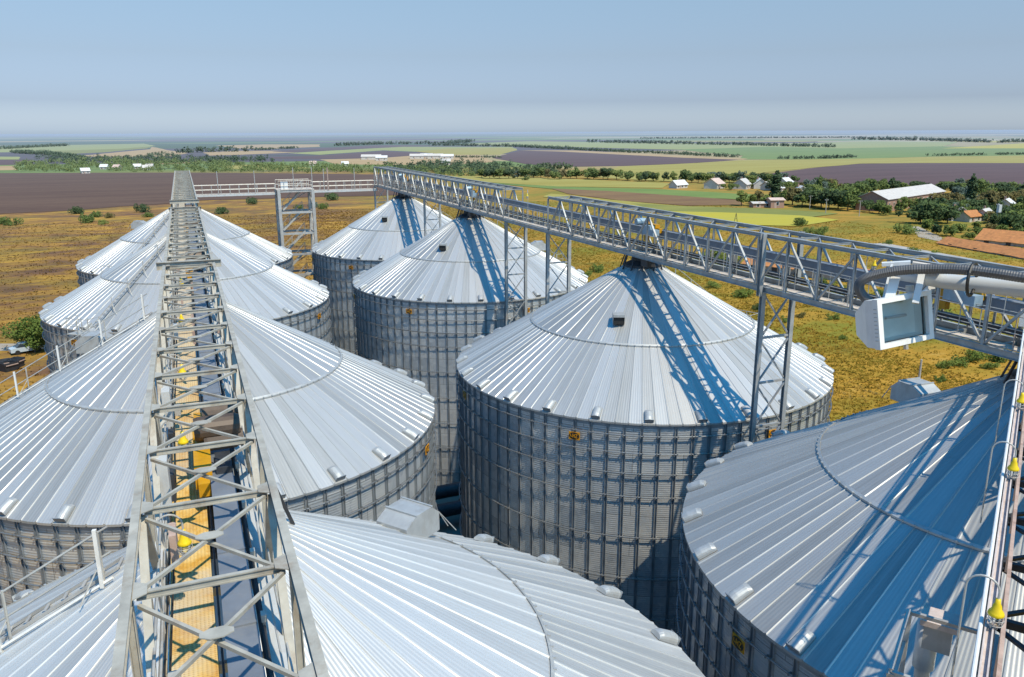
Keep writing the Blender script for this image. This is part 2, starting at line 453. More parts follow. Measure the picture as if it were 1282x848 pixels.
def stair_meshes():
    """roof stair along a radial line (local +X), with handrail, and the eave platform with its cage ladder"""
    t = MB(); rl = MB(); pl = MB(); lad = MB()
    r0, r1 = 2.0, RS-.2
    for s in (-.2, .2):
        t.beam((r0, s, roof_z(r0)+.12), (r1, s, roof_z(r1)+.12), .03, .06)
    k = 0; r = r0
    while r < r1:
        t.box((r, 0, roof_z(r)+.12), (.05, .37, .03)); r += .36
    r = r0+.2
    while r < r1:
        rl.tube([(r, .42, roof_z(r)+.1), (r, .42, roof_z(r)+1.15)], .028, 6)
        rl.tube([(r, .42, roof_z(r)+.55), (r+.3, .95, roof_z(r+.3)+.1)], .015, 5)
        r += 1.75
    for hh in (.6, 1.12):
        rl.tube([(r0, .42, roof_z(r0)+hh), (r1, .42, roof_z(r1)+hh)], .022, 6)
    pl.box((RS+.55, 0, EAVE+.02), (1.2, 1.9, .06))
    for x, y in ((RS+.05, -.9), (RS+1.1, -.9), (RS+1.1, 0), (RS+1.1, .9), (RS+.05, .9)):
        pl.tube([(x, y, EAVE), (x, y, EAVE+1.15)], .022, 6)
    for hh in (.6, 1.13):
        pl.tube([(RS+.05, -.9, EAVE+hh), (RS+1.1, -.9, EAVE+hh), (RS+1.1, .9, EAVE+hh), (RS+.05, .9, EAVE+hh)], .02, 6)
    for s in (-.28, .28): lad.tube([(RS+.45, s, .3), (RS+.45, s, EAVE+1.1)], .025, 6)
    z = .5
    while z < EAVE: lad.tube([(RS+.45, -.28, z), (RS+.45, .28, z)], .014, 5); z += .3
    z = 3.0
    while z < EAVE+1:
        lad.tube([(RS+.45+.7*math.sin(PI*k/8), -.36*math.cos(PI*k/8), z) for k in range(9)], .014, 5); z += 1.0
    for k in (2, 4, 6):
        lad.tube([(RS+.45+.7*math.sin(PI*k/8), -.36*math.cos(PI*k/8), 3) , (RS+.45+.7*math.sin(PI*k/8), -.36*math.cos(PI*k/8), EAVE+1)], .012, 5)
    return t.mesh('roof_stair', M['tower']), rl.mesh('handrail', M['rail']), pl.mesh('eave_platform', M['rail']), lad.mesh('cage_ladder', M['rail'])
me_stair, me_hand, me_plat, me_lad = stair_meshes()
mb = MB()
r = 2.2
while r < RS: mb.beam((r, .55, roof_z(r)+.05), (r, .55, roof_z(r)+1.25), .07, .07); r += 1.9
mb.tube([(2, .55, roof_z(2)+.12), (RS-.1, .55, roof_z(RS)+.16)], .03, 6)
me_posts = mb.mesh('white_rail_post', M['white'])

SILOS = [
 # label, x, y, stair az, stair kind, hood (az, r), hooded vent az
 ('nearest grain silo of the left row, its pale roof filling the bottom of the photo', .08, 15.4, 170, 'posts', (36, .50), None),
 ('second grain silo of the left row, its wide cone roof cut by the left edge', -.06, 39.41, 171, 'posts', (166, .42), None),
 ('third grain silo of the left row, wholly in frame, beside the round green bush', -.31, 69.61, -128, 'rail', (62, .5), None),
 ('farthest grain silo of the left row, by the walkway to the stair tower', -.35, 93.67, -126, 'rail', (158, .45), None),
 ('steel grain silo at the right edge with broad blue truss shadow across its roof', 24.57, 15.71, 15, 'rail', (88, .44), None),
 ('big central steel grain silo with hooded vent and lattice shadow on its cone roof', 24.45, 39.96, 21, 'rail', (27, .55), (-134.7, .462)),
 ('steel grain silo behind the big central one, two lattice supports before its wall', 24.22, 70.13, 23, 'rail', (-14, .58), (-136.8, .465)),
 ('farthest grain silo of the right row, beside the open stair tower', 24.05, 94.06, 24, 'rail', (30, .5), (-130.4, .442)),
]
def silo(label, x, y, saz, skind, hood, gv, roof_tone):
    t = thing('grain_silo', label, 'silo', (x, y, 0), 0, 'corrugated steel grain silos in two rows')
    link_mesh('wall', me_wall, t)
    for nm, me in (('lower_roof', me_lower), ('upper_roof', me_upper)):
        o = link_mesh(nm, me, t); o.color = (roof_tone, roof_tone*.985, roof_tone*.955, 1)  # roof base colour scaled per silo
    link_mesh('roof_joint_ring', me_ring, t); link_mesh('peak_collar', me_collar, t); link_mesh('eave_flashing', me_soffit, t)
    for k in range(NST): link_mesh('stiffener', me_stiff, t, (0, 0, 0), 2*PI*k/NST)
    for z in RINGZ: link_mesh('wind_ring', me_hoop, t, (0, 0, EAVE-z))
    tilt = math.atan(SL)
    for k in range(27):
        a = 2*PI*(k*4+.5)/108; r = RS-.36
        o = link_mesh('eave_vent', me_vent, t, (r*math.cos(a), r*math.sin(a), roof_z(r)+.02)); o.rotation_euler = (0, tilt, a)
        link_mesh('vent_mouth', me_ventdark, o)
    for k in range(7):
        a = R(-137+k*52.5); r = RW+.20
        o = link_mesh('maker_plate', me_plate, t, (r*math.cos(a), r*math.sin(a), EAVE-.94), a); o.scale = (1, .85, .85)
        link_mesh('dark_oval', me_oval, o); link_mesh('lettering', me_marks, o)
    a = R(saz)
    if skind == 'posts':
        link_mesh('rail_post', me_posts, t, (0, 0, 0), a)
    link_mesh('roof_stair', me_stair, t, (0, 0, 0), a); link_mesh('handrail', me_hand, t, (0, 0, 0), a)
    link_mesh('eave_platform', me_plat, t, (0, 0, 0), a); link_mesh('cage_ladder', me_lad, t, (0, 0, 0), a)
    if hood:
        a = R(hood[0]); r = hood[1]*RS
        o = link_mesh('inspection_hood', me_hood, t, (r*math.cos(a), r*math.sin(a), roof_z(r)-.1), a)
        link_mesh('hood_door', me_hooddoor, o); link_mesh('brace', me_hoodbrace, o)
    if gv:
        a = R(gv[0]); r = gv[1]*RS
        o = link_mesh('hooded_vent', me_gvent, t, (r*math.cos(a), r*math.sin(a), roof_z(r)+.02), a+.35); link_mesh('vent_mouth', me_gmouth, o)
    return t
for s_, tone_ in zip(SILOS, (1.06, .85, .92, .94, .75, .87, .90, .92)): silo(*s_, tone_)

# ------------------------------------------------------------------ conveyor galleries
ZT, ZB = 25.98, 23.62          # centre of top and bottom chords
def gallery(t, x0, x1, y0, n, bay, mats, zt=ZT, zb=ZB, warren_odd_top=1, top=True, cross=True, xtop=True, gus=False, slim=False):
    """truss section running along local Y from y0, n bays; members as parts of t"""
    ys = [y0+bay*k for k in range(n+1)]; yE = ys[-1]
    mc, mm = mats
    cw, chh = (.095, .13) if gus or slim else (.15, .17)
    for x in (x0, x1):
        sg = -1 if x == x0 else 1
        if top: MB().chan((x, y0, zt), (x, yE, zt), cw, chh).build('top_chord', mc, t)
        for k, y in enumerate(ys):
            if top: MB().chan((x, y, zb+.12), (x, y, zt-.102), .10 if k % 2 else .085, .09, (sg, 0, 0), .012).build('post', mm, t)
        if top:
            for k in range(n):
                a, b = (ys[k], zb+.1), (ys[k+1], zt-.08)
                if (k+warren_odd_top) % 2 == 0: a, b = (ys[k], zt-.08), (ys[k+1], zb+.1)
                xx = x-sg*.045
                MB().beam((xx, a[0], a[1]), (xx, b[0], b[1]), .07, .10, (sg, 0, 0)).build('diagonal', mm, t)
    if top and xtop:
        for k, y in enumerate(ys):
            MB().chan((x0+.08, y, zt-.01), (x1-.08, y, zt-.01), .05, .085).build('cross_beam', mm, t)
        for k in range(n):
            b = MB(); ya, yb = ys[k]+.08, ys[k+1]-.08; ym = (ya+yb)/2; xm = (x0+x1)/2
            zz = zt-.02
            for p, q in (((x0+.1, ya), (x1-.1, yb)), ((x1-.1, ya), (x0+.1, yb))):
                e = .004 if p[0] < q[0] else -.056
                b.beam((p[0], p[1], zz+e), (q[0], q[1], zz+e), .038, .04)
            b.build('top_brace', mm, t)
            if gus:
                b = MB()
                w_, l_ = .085, .15
                b.prism([(xm-l_, ym-.03), (xm-.06, ym-w_), (xm+.06, ym-w_), (xm+l_, ym-.03), (xm+l_, ym+.03), (xm+.06, ym+w_), (xm-.06, ym+w_), (xm-l_, ym+.03)], zz+.032, zz+.044)
                b.build('gusset_plate', mc, t)
        if gus:
            for x, sg in ((x0, 1), (x1, -1)):
                for y in ys:
                    b = MB(); xa = x+sg*.057
                    b.prism([(xa, y-.17), (xa+sg*.13, y-.09), (xa+sg*.13, y+.09), (xa, y+.17)][::sg], zt+.045, zt+.056)
                    b.build('gusset_plate', mc, t)
def floor_bits(t, x0, x1, y0, y1, zb, bay, mc, mm):
    for x in (x0, x1): MB().chan((x, y0, zb), (x, y1, zb), .16, .24).build('bottom_chord', mc, t)
    k = 0; y = y0
    b = MB()
    while y <= y1+.01:
        b.beam((x0+.09, y, zb-.02), (x1-.09, y, zb-.02), .08, .14); y += bay
    b.build('floor_joists', mm, t)
def railing(mb, xa, y0, y1, z, hs=(.55, 1.1), step=1.5, r=.02):
    y = y0
    while y <= y1+.01: mb.tube([(xa, y, z), (xa, y, z+hs[-1])], r, 5); y += step
    for h in hs: mb.tube([(xa, y0, z+h), (xa, y1, z+h)], r, 6)
def drive(t, x, y, z, flip=1, kind=0):
    """gear reducer and motor of the conveyor over a silo"""
    b = MB(); b.box((x, y, z+.55), (.30, 1.0, .42)); b.box((x, y+.62, z+.3), (.22, .3, 1.1)); b.box((x, y-.66, z+.45), (.2, .35, .25))
    g_ = b.build('gear_reducer', M['yellow'], t)
    b = MB(); b.lathe([(0, -.36), (.19, -.36), (.2, -.3), (.2, .22), (.17, .25), (.17, .36), (0, .36)], 14)
    q = b.moved(Matrix.Translation((x+.42*flip, y+.55, z+.86)) @ Matrix.Rotation(PI/2, 4, 'Y')); q.build('motor', M['motor' if kind == 0 else 'bluemotor'], t)
    b = MB(); b.box((x+.36*flip, y-.1, z+.45), (.28, .8, .5)); b.box((x+.36*flip, y-.75, z+.35), (.4, .4, .35)); b.build('drive_guard', M['bluemotor' if kind else 'dark'], t)

# ---- left gallery
XL0, XL1 = -.925, .665
tL = thing('conveyor_gallery', 'long pale steel truss gallery with yellow walkway running away over the left silo row', 'conveyor gallery', (0, 0, 0))
mats = (M['pale'], M['pale'])
B = 1.95
gallery(tL, XL0, XL1, .05, 15, B, mats, gus=True)
gallery(tL, XL0+.02, XL1-.02, 29.62, 12, 1.865, mats, gus=True)
gallery(tL, XL0, XL1, 58.1, 25, 1.9, mats, slim=True)
MB().chan((XL0-.25, 29.45, ZT+.02), (XL1+.25, 29.45, ZT+.02), .16, .26).build('joint_beam', M['pale'], tL)
for y in (52.15, 57.95): MB().chan((XL0-.12, y, ZT-.01), (XL1+.12, y, ZT-.01), .16, .24).build('joint_beam', M['pale'], tL)
floor_bits(tL, XL0, XL1, .05, 105.6, ZB, 1.95, M['pale'], M['steel'])
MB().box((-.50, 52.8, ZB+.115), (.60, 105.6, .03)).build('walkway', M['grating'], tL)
MB().box((.52, 52.8, ZB+.26), (.22, 105.6, .03)).build('side_deck', M['lightgrey'], tL)
b = MB(); b.box((.11, 52.8, ZB+.52), (.34, 105.6, .36)); b.box((.11, 52.8, ZB+.712), (.40, 105.6, .02))
for k in range(52): b.box((.11, 1.5+2*k, ZB+.735), (.40, .05, .024))
b.build('conveyor_casing', M['casing'], tL)
b = MB().box((.11, 0, ZB+.19), (.34, .07, .3)).mesh('casing_support', M['dark'])
for k in range(52): link_mesh('casing_support', b, tL, (0, 1.0+2*k, 0))
b = MB(); b.box((-.145, 52.8, ZB+.25), (.03, 105.6, .26)); b.build('toe_plate', M['dark'], tL)
b = MB(); b.box((.375, 52.8, ZB+.36), (.07, 105.6, .10)); b.box((.385, 52.8, ZB+.56), (.05, 105.6, .06)); b.build('return_rail', M['dark'], tL)
b = MB(); b.box((.40, 0, ZB+.72), (.07, .12, .10)); b.box((.40, .03, ZB+.5), (.04, .07, .34)); b = b.mesh('roller_bracket', M['rail'])
for k in range(60): link_mesh('roller_bracket', b, tL, (0, .9+1.74*k, 0))
b = MB(); railing(b, -.83, .5, 105, ZB+.1, (.5, 1.05), 1.95, .019); b.build('handrail', M['rail'], tL)
b = MB(); b.box((-.885, 52.8, ZB+.95), (.07, 105, .05)); b.box((-.885, 52.8, ZB+.6), (.06, 105, .05)); b.build('cable_tray', M['lightgrey'], tL)
for y, kd in ((15.0, 0), (16.6, 0), (38.7, 0), (56.0, 0), (69.0, 0)):
    drive(tL, -.20, y, ZB+.15, 1, 0)
b = MB()
for y in (13.2, 17.0, 40.5): b.box((-.78, y, ZB+1.35), (.16, .5, .75))
b.build('switch_box', M['lightgrey'], tL)
b = MB()
for y in (19.5, 21.5, 24, 26.2): b.box((-.4+.5*((y*3) % 1), y, ZT-.22), (.06, .06, .30))
b.build('hanger', M['rust'], tL)

rgL = random.Random(21)
for k in range(34):
    y = 6+k*2.6+rgL.uniform(-.6, .6); x = rgL.choice((-.72, -.66, .62, .5))
    b = MB(); h_ = rgL.uniform(.15, .5); b.box((x, y, ZB+.9+rgL.uniform(-.3, .25)), (rgL.uniform(.06, .14), rgL.uniform(.12, .45), h_))
    b.build('junction_box', M[rgL.choice(['lightgrey', 'rail', 'dark', 'rust'])], tL)
for x, z in ((-.80, .35), (-.74, .30), (.52, .86), (.60, .95)):
    pts = [(x+.02*math.sin(i*1.7), .5+3*i, ZB+z+.03*math.sin(i*2.3)) for i in range(35)]
    MB().tube(pts, .014, 5).build('cable', M['black' if z < .5 else 'rail'], tL)
for y in (15.6, 39.3):
    b = MB(); b.lathe([(0, -.42), (.22, -.42), (.24, -.34), (.24, .34), (.2, .42), (0, .42)], 16)
    b.moved(Matrix.Translation((.12, y, ZB+1.25)) @ Matrix.Rotation(PI/2, 4, 'Y')).build('motor', M['motor'], tL)

# ---- right gallery
XR0, XR1 = 23.29, 24.97
tR = thing('conveyor_gallery', 'galvanised lattice gallery crossing the photo over the right silo row, with an open gap halfway', 'conveyor gallery', (0, 0, 0))
mats = (M['steel'], M['steel'])
gallery(tR, XR0, XR1, 50.75-1.865*19, 19, 1.865, mats, warren_odd_top=0)
gallery(tR, XR0, XR1, 59.3, 25, 1.86, mats, warren_odd_top=1)
floor_bits(tR, XR0, XR1, 50.75-1.865*19, 59.3+25*1.86, ZB, 1.865, M['steel'], M['steel'])
Y0, Y1 = 15.4, 105.7; YM, YL = (Y0+Y1)/2, Y1-Y0
MB().box((XR0+.34, YM, ZB+.145), (.46, YL, .04)).build('walkway', M['deck'], tR)
b = MB(); b.box((XR1-.36, YM, ZB+1.18), (.36, YL, .42)); b.box((XR1-.36, YM, ZB+1.40), (.42, YL, .03)); b.build('conveyor_casing', M['casing'], tR)
b = MB(); b.box((XR1-.40, YM, ZB+.42), (.30, YL, .20)); b.build('return_trough', M['dark'], tR)
b = MB()
for s in (-.19, .19): b.box((XR1-.37+s, 0, ZB+.55), (.05, .08, .86))
b.box((XR1-.37, 0, ZB+.94), (.44, .09, .05)); b = b.mesh('casing_support', M['steel'])
for k in range(45): link_mesh('casing_support', b, tR, (0, Y0+.6+2*k, 0))
b = MB(); railing(b, XR0+.62, Y0+.2, Y1, ZB+.16, (.5, 1.05), 1.0, .018); b.build('handrail', M['rail'], tR)
b = MB(); railing(b, XR0+.12, Y0+.2, Y1, ZB+.16, (.5, 1.05), 1.865, .018); b.build('handrail', M['rail'], tR)
for y in (38.8, 68.9, 93.5, 19.0): drive(tR, XR0+1.05, y, ZB+.95, -1, 1)
b = MB()
for y in (38.2, 68.2, 93): b.box((XR0+.45, y, ZB-.35), (.5, .7, .45))
b.build('chute', M['dark'], tR)
b = MB(); b.box((XR0+.9, 20.3, ZB+1.5), (.4, .5, .6)); b.build('switch_box', M['white'], tR)

# ---- support towers under the galleries
def tower(label, x0, x1, y, z1, depth=1.5, legs=((0, 0), (1, 0), (0, 1), (1, 1)), r=.11, mat='steel'):
    t = thing('support_tower', label, 'lattice tower', ((x0+x1)/2, y, 0), 0, 'lattice supports under the galleries')
    cx = (x0+x1)/2
    P = lambda i, j: (x0-cx if i == 0 else x1-cx, depth*j)
    for i, j in legs:
        px, py = P(i, j); MB().chan((px, py, 0), (px, py, z1), 2*r, 2*r, (0, 1, 0), .02).build('leg', M[mat], t)
    nb = max(3, round(z1/2.1)); h = z1/nb
    faces = [((0, 0), (1, 0)), ((0, 1), (1, 1)), ((0, 0), (0, 1)), ((1, 0), (1, 1))]
    for a, c in faces:
        if a not in legs or c not in legs: continue
        b = MB()
        for k in range(nb):
            p, q = P(*a), P(*c)
            b.beam((*p, k*h+.02), (*q, k*h+.02), .10, .10)
            b.beam((p[0], p[1]-.02, k*h), (q[0], q[1]-.02, (k+1)*h), .10, .05); b.beam((q[0], q[1]+.035, k*h), (p[0], p[1]+.035, (k+1)*h), .10, .05)
        b.build('bracing', M[mat], t)
    b = MB()
    for i, j in legs: b.box((*P(i, j), .05), (.5, .5, .1))
    b.build('base_plate', M[mat], t)
    return t
two = ((0, 0), (1, 0))
ztw = ZB-.13
tower('slender two-legged lattice support between the big central silo and the right-edge silo', XR0, XR1, 27.85, ztw, 0, two, .10)
tower('lattice support carrying the near end of the open gap in the right gallery', XR0, XR1, 50.75-1.3, ztw-.002, 1.3, ((0, 1), (1, 1)), .11)
tower('lattice support carrying the far end of the open gap in the right gallery', XR0, XR1, 58.7, ztw, 0, two, .11)
tower('thin lattice support between the two farthest silos of the right row', XR0, XR1, 82.1, ztw, 0, two, .10)
tower('lattice support at the far end of the right gallery behind the last silo', XR0, XR1, 105.9, ztw, 0, two, .10)
tower('lattice support under the left gallery between its first and second silos', XL0, XL1, 27.4, ztw, 0, two, .11, 'pale')
tower('lattice support under the left gallery between its second and third silos', XL0, XL1, 54.5, ztw, 0, two, .11, 'pale')
tower('lattice support under the left gallery between its third and fourth silos', XL0, XL1, 81.6, ztw, 0, two, .10, 'pale')
tower('lattice support at the far end of the left gallery', XL0, XL1, 105.7, ztw, 0, two, .10, 'pale')
# extension of the near posts above the chord at the joint (as in the photo the leg runs up past the truss)
b = MB()
for x in (XR0-.19, XR1+.19): b.chan((x, 27.85, ZB-.3), (x, 27.85, ZT+.1), .2, .2, (0, 1, 0), .02)
b.build('joint_post', M['steel'], tR)

# ---- far cross walkway and stair tower
tw = thing('cross_walkway', 'thin railed walkway joining the far ends of both galleries', 'walkway', (0, 104.5, 0))
for xa, xb, zz in ((XL1+.15, 10.4, 23.15), (14.9, XR0-.1, 23.25)):
    xm, ln = (xa+xb)/2, xb-xa
    b = MB(); b.box((xm, -.45, zz-.12), (ln, .12, .24)); b.box((xm, .45, zz-.12), (ln, .12, .24)); b.build('girder', M['lightgrey'], tw)
    MB().box((xm, 0, zz+.03), (ln, .95, .04)).build('deck', M['deck'], tw)
    for yy in (-.46, .46):
        b = MB(); k = max(2, round(ln/1.05))
        for i in range(k+1): b.tube([(xa+ln*i/k, yy, zz), (xa+ln*i/k, yy, zz+1.1)], .03, 5)
        for hh in (.55, 1.1): b.tube([(xa, yy, zz+hh), (xb, yy, zz+hh)], .03, 5)
        b.build('handrail', M['rail'], tw)
b = MB()
for x in (3.7, 8.0): b.tube([(x, -.5, 23.2), (x, -.5, 25.9)], .045, 6)
for x in (16.4, 20.3): b.tube([(x, -.5, 23.3), (x, -.5, 26.0)], .045, 6)
b.build('lamp_pole', M['rail'], tw)
b = MB(); b.tube([(16.9, -.5, 23.3), (16.9, -.5, 26.1)], .07, 6); b.build('vent_pipe', M['rust'], tw)
ts = thing('stair_tower', 'open steel stair tower with zigzag stairs, white box on its deck, between the far silos', 'stair tower', (12.65, 104.0, 0))
hx, hy, zt_ = 2.05, 1.6, 23.55
for sx in (-1, 1):
    for sy in (-1, 1): MB().chan((sx*hx, sy*hy, 0), (sx*hx, sy*hy, zt_), .36, .34, (0, 1, 0), .04).build('leg', M['tower'], ts)
lev = [zt_-2.62*k for k in range(9)]
for k, z in enumerate(lev):
    b = MB()
    for sy in (-1, 1): b.beam((-hx+.17, sy*hy, z-.15), (hx-.17, sy*hy, z-.15), .16, .26)
    for sx in (-1, 1): b.beam((sx*hx, -hy+.17, z-.15), (sx*hx, hy-.17, z-.15), .14, .22)
    b.build('level_frame', M['tower'], ts)
    if k+1 < len(lev):
        zb_ = lev[k+1]; b = MB(); s = 1 if k % 2 else -1; s = 1
        xa, xb = -hx+.5, hx-1.1
        for yy in (-.55+.9*(k % 2), .1+.9*(k % 2)):
            b.beam((xb, yy, z-.02), (xa, yy, zb_+.1), .05, .2)
        for i in range(11):
            u = (i+.5)/11; b.box((xb+(xa-xb)*u, -.225+.9*(k % 2), z+(zb_-z)*u), (.24, .6, .03))
        for yy in (-.55+.9*(k % 2), .1+.9*(k % 2)):
            b.tube([(xb, yy, z+1.0), (xa, yy, zb_+1.1)], .025, 5)
            for i in range(4):
                u = i/3; b.tube([(xb+(xa-xb)*u, yy, z+(zb_-z)*u), (xb+(xa-xb)*u, yy, z+1.05+(zb_-z)*u)], .022, 5)
        b.build('stair_flight', M['rail'], ts)
        b = MB(); b.box((hx-.6, 0, z-.2), (.9, 2*hy-.3, .04)); b.box((-hx+.35, 0, zb_-.2), (.6, 2*hy-.3, .04)); b.build('landing', M['deck'], ts)
        b = MB(); b.beam((-hx, hy-.05, zb_), (hx, hy-.05, z-.3), .08, .1); b.beam((hx+.0, -hy+.05, zb_), (hx, hy-.1, z-.3), .08, .1); b.build('brace', M['tower'], ts)
MB().box((0, 0, zt_+.02), (2*hx+.4, 2*hy+.3, .06)).build('top_deck', M['deck'], ts)
for yy in (-hy, hy):
    b = MB()
    for i in range(7): b.tube([(-hx+2*hx*i/6, yy, zt_), (-hx+2*hx*i/6, yy, zt_+1.1)], .03, 5)
    for hh in (.55, 1.1): b.tube([(-hx, yy, zt_+hh), (hx, yy, zt_+hh)], .03, 5)
    b.build('handrail', M['rail'], ts)
MB().box((-hx+.75, -hy+.35, zt_+.52), (.85, .5, .9)).build('switch_cabinet', M['white'], ts)
b = MB()
for x in (-.2, hx): b.tube([(x, -hy-.05, zt_), (x, -hy-.05, zt_+2.7)], .045, 6)
b.build('lamp_pole', M['rail'], ts)

# ---- diagonal gallery from the camera's head house to the right-edge silo
ang = math.atan2(.824, .566)                                # from +Y towards +X
tD = thing('conveyor_gallery', 'rusty pinkish gallery with yellow lamps at the right edge, over the shadowed silo roof', 'conveyor gallery', (0, 0, 0), -ang)
SD0, SD1 = 3.0, 29.2; SM, SN = (SD0+SD1)/2, SD1-SD0
ZH = 24.36                                                   # height of the tray
b = MB(); b.box((.175, SM, ZH), (.10, SN, .05)); b.box((.135, SM, ZH+.04), (.02, SN, .08)); b.box((.215, SM, ZH+.04), (.02, SN, .08)); b.build('cable_tray', M['pinkrust'], tD)
b = MB(); b.tube([(.08, SD0, ZH+.08), (.08, SD1, ZH+.08)], .026, 8); b.tube([(.08, SD0, ZH-.45), (.08, SD1, ZH-.45)], .02, 6)
y = SD0+.3
while y < SD1: b.tube([(.08, y, ZB-.1), (.08, y, ZH+.06)], .022, 6); y += 1.5
b.build('handrail', M['white'], tD)
MB().box((.33, SM, ZH-.10), (.05, SN, .07)).build('handrail', M['rust'], tD)
b = MB().box((.33, 0, (ZB+ZH)/2-.1), (.05, .05, ZH-ZB-.1)).mesh('post', M['rust'])
y = SD0+.3
while y < SD1: link_mesh('post', b, tD, (0, y, 0)); y += 1.5
for x in (.2, 2.0): MB().chan((x, SD0, ZB-.25), (x, SD1, ZB-.25), .16, .24).build('bottom_chord', M['dark'], tD)
k = 0; y = SD0
while y+1.9 < SD1:
    b = MB(); b.beam((.28, y, ZB-.22), (1.92, y, ZB-.22), .09, .12); b.beam((.28, y+.1, ZB-.2), (1.92, y+1.8, ZB-.2), .07, .05); b.beam((1.92, y+.1, ZB-.26), (.28, y+1.8, ZB-.26), .07, .05)
    b.build('floor_brace', M['dark'], tD); y += 1.9  # dark colour of chords and braces stands in for shade under the gallery
b = MB(); b.box((1.30, SM, ZB+.35), (.80, SN, .62)); b.box((1.30, SM, ZB+.68), (.88, SN, .02)); b.build('conveyor_casing', M['casing'], tD)
MB().box((2.72, SM, ZB+.02), (.45, SN, .04)).build('walkway', M['deck'], tD)
b = MB(); railing(b, 2.98, SD0+.2, SD1, ZB+.04, (.5, 1.05), 1.6, .022); b.build('handrail', M['rail'], tD)
for y in [SD0+1.9*k for k in range(14)]:
    MB().chan((2.0, y, ZB-.1), (2.0, y, ZT-.3), .09, .09, (1, 0, 0), .012).build('post', M['steel'], tD)
MB().chan((2.0, SD0, ZT-.3), (2.0, SD1, ZT-.3), .14, .16).build('top_chord', M['steel'], tD)
b = MB()
for k in range(13):
    ya = SD0+1.9*k; b.beam((1.94, ya, ZB if k % 2 else ZT-.35), (1.94, ya+1.9, ZT-.35 if k % 2 else ZB), .06, .08, (1, 0, 0))
b.build('side_diagonals', M['steel'], tD)
MB().box((.05, SD1-.2, ZH+.35), (.28, .3, .5)).build('switch_box', M['white'], tD)

# ---- gooseneck lamps
def lamp(name_label, p, direction, hgt=1.5, rad=.24, pole_mat='rail'):
    """bent conduit with a yellow cap, a jar glass and its wire guard; direction = unit (x, y) the arm bends to"""
    t = thing('gooseneck_lamp', name_label, 'lamp', p, math.atan2(direction[1], direction[0]), 'yellow gooseneck lamps along the galleries')
    pts = [(0, 0, 0), (0, 0, hgt-rad)]
    pts += [(rad-rad*math.cos(a), 0, hgt-rad+rad*math.sin(a)) for a in [PI*k/12 for k in range(1, 13)]]
    pts += [(2*rad, 0, hgt-rad-.08)]
    MB().tube(pts, .014, 8).build('bent_pole', M[pole_mat], t)
    z = hgt-rad-.08
    b = MB(); b.lathe([(0, .0), (.03, 0), (.034, -.06), (.05, -.09), (.058, -.14), (.088, -.18), (.095, -.21), (.088, -.225), (0, -.225)], 16, (2*rad, 0, z)); b.build('lamp_cap', M['lampyellow'], t, True)
    b = MB(); b.lathe([(.075, -.226), (.08, -.27), (.075, -.33), (.05, -.37), (0, -.38)], 14, (2*rad, 0, z)); b.build('jar_glass', M['glass'], t, True)
    b = MB()
    for k in range(6):
        a = PI*k/3; b.tube([(2*rad+rr*math.cos(a), rr*math.sin(a), z+zz) for rr, zz in ((.095, -.225), (.097, -.30), (.07, -.38), (.0, -.405))], .005, 5)
    for rr, zz in ((.097, -.27), (.09, -.34)): b.tube([(2*rad+rr*math.cos(2*PI*k/14), rr*math.sin(2*PI*k/14), z+zz) for k in range(15)], .005, 5)
    b.build('wire_guard', M['rail'], t)
    return t
dv = Vector((math.sin(ang), math.cos(ang))); dn = Vector((math.cos(ang), -math.sin(ang)))
for ss, lb in ((10.5, 'yellow gooseneck lamp lowest on the right-edge gallery, near the bottom right corner'), (15.7, 'yellow gooseneck lamp in the middle of the right-edge gallery railing'),
               (20.0, 'yellow gooseneck lamp higher up the right-edge gallery, half cut by the frame edge'), (28.6, 'yellow gooseneck lamp at the top end of the right-edge gallery')):
    q = dv*ss+dn*(-.14); lamp(lb, (q.x, q.y, ZH-.9), dn, 1.62, .18, 'rust' if ss > 20 else 'rail')
for yy, lb in ((6.9, 'yellow gooseneck lamp over the left gallery walkway closest to the bottom edge'), (10.9, 'yellow gooseneck lamp second from the bottom on the left gallery beside the grey box'),
               (14.9, 'yellow gooseneck lamp third from the bottom on the left gallery beside the yellow drive'), (19.6, 'yellow gooseneck lamp fourth from the bottom on the left gallery'),
               (25.4, 'yellow gooseneck lamp fifth along the left gallery, before the joint beam'), (32, 'small yellow gooseneck lamp beyond the joint beam of the left gallery')):
    lamp(lb, (-.83, yy, ZB+.2), (1, 0), 1.55, .17, 'lampyellow' if yy < 8 else 'rail')
for yy, lb in ((56.2, 'pale hooked lamp in the open gap of the right gallery'), (47.2, 'pale hooked lamp just inside the near section of the right gallery'),
               (23.0, 'yellow gooseneck lamp in the right gallery left of the floodlight'), (17.2, 'yellow gooseneck lamp in the right gallery right of the floodlight')):
    lamp(lb, (XR0+.80, yy, ZB+.3), (1, 0) if yy < 40 else (.3, .95), 2.2 if yy > 40 else 1.9, .2)

# ---- floodlight on its arm
Pf = at_dist(1128, 400, 5.0)
tF = thing('floodlight', 'white rectangular floodlight with clear glass front hanging from a pipe arm', 'floodlight', Pf)
vdir = (CAM-Pf).normalized()
rt_h = Vector((vdir.y, -vdir.x, 0)).normalized()*-1
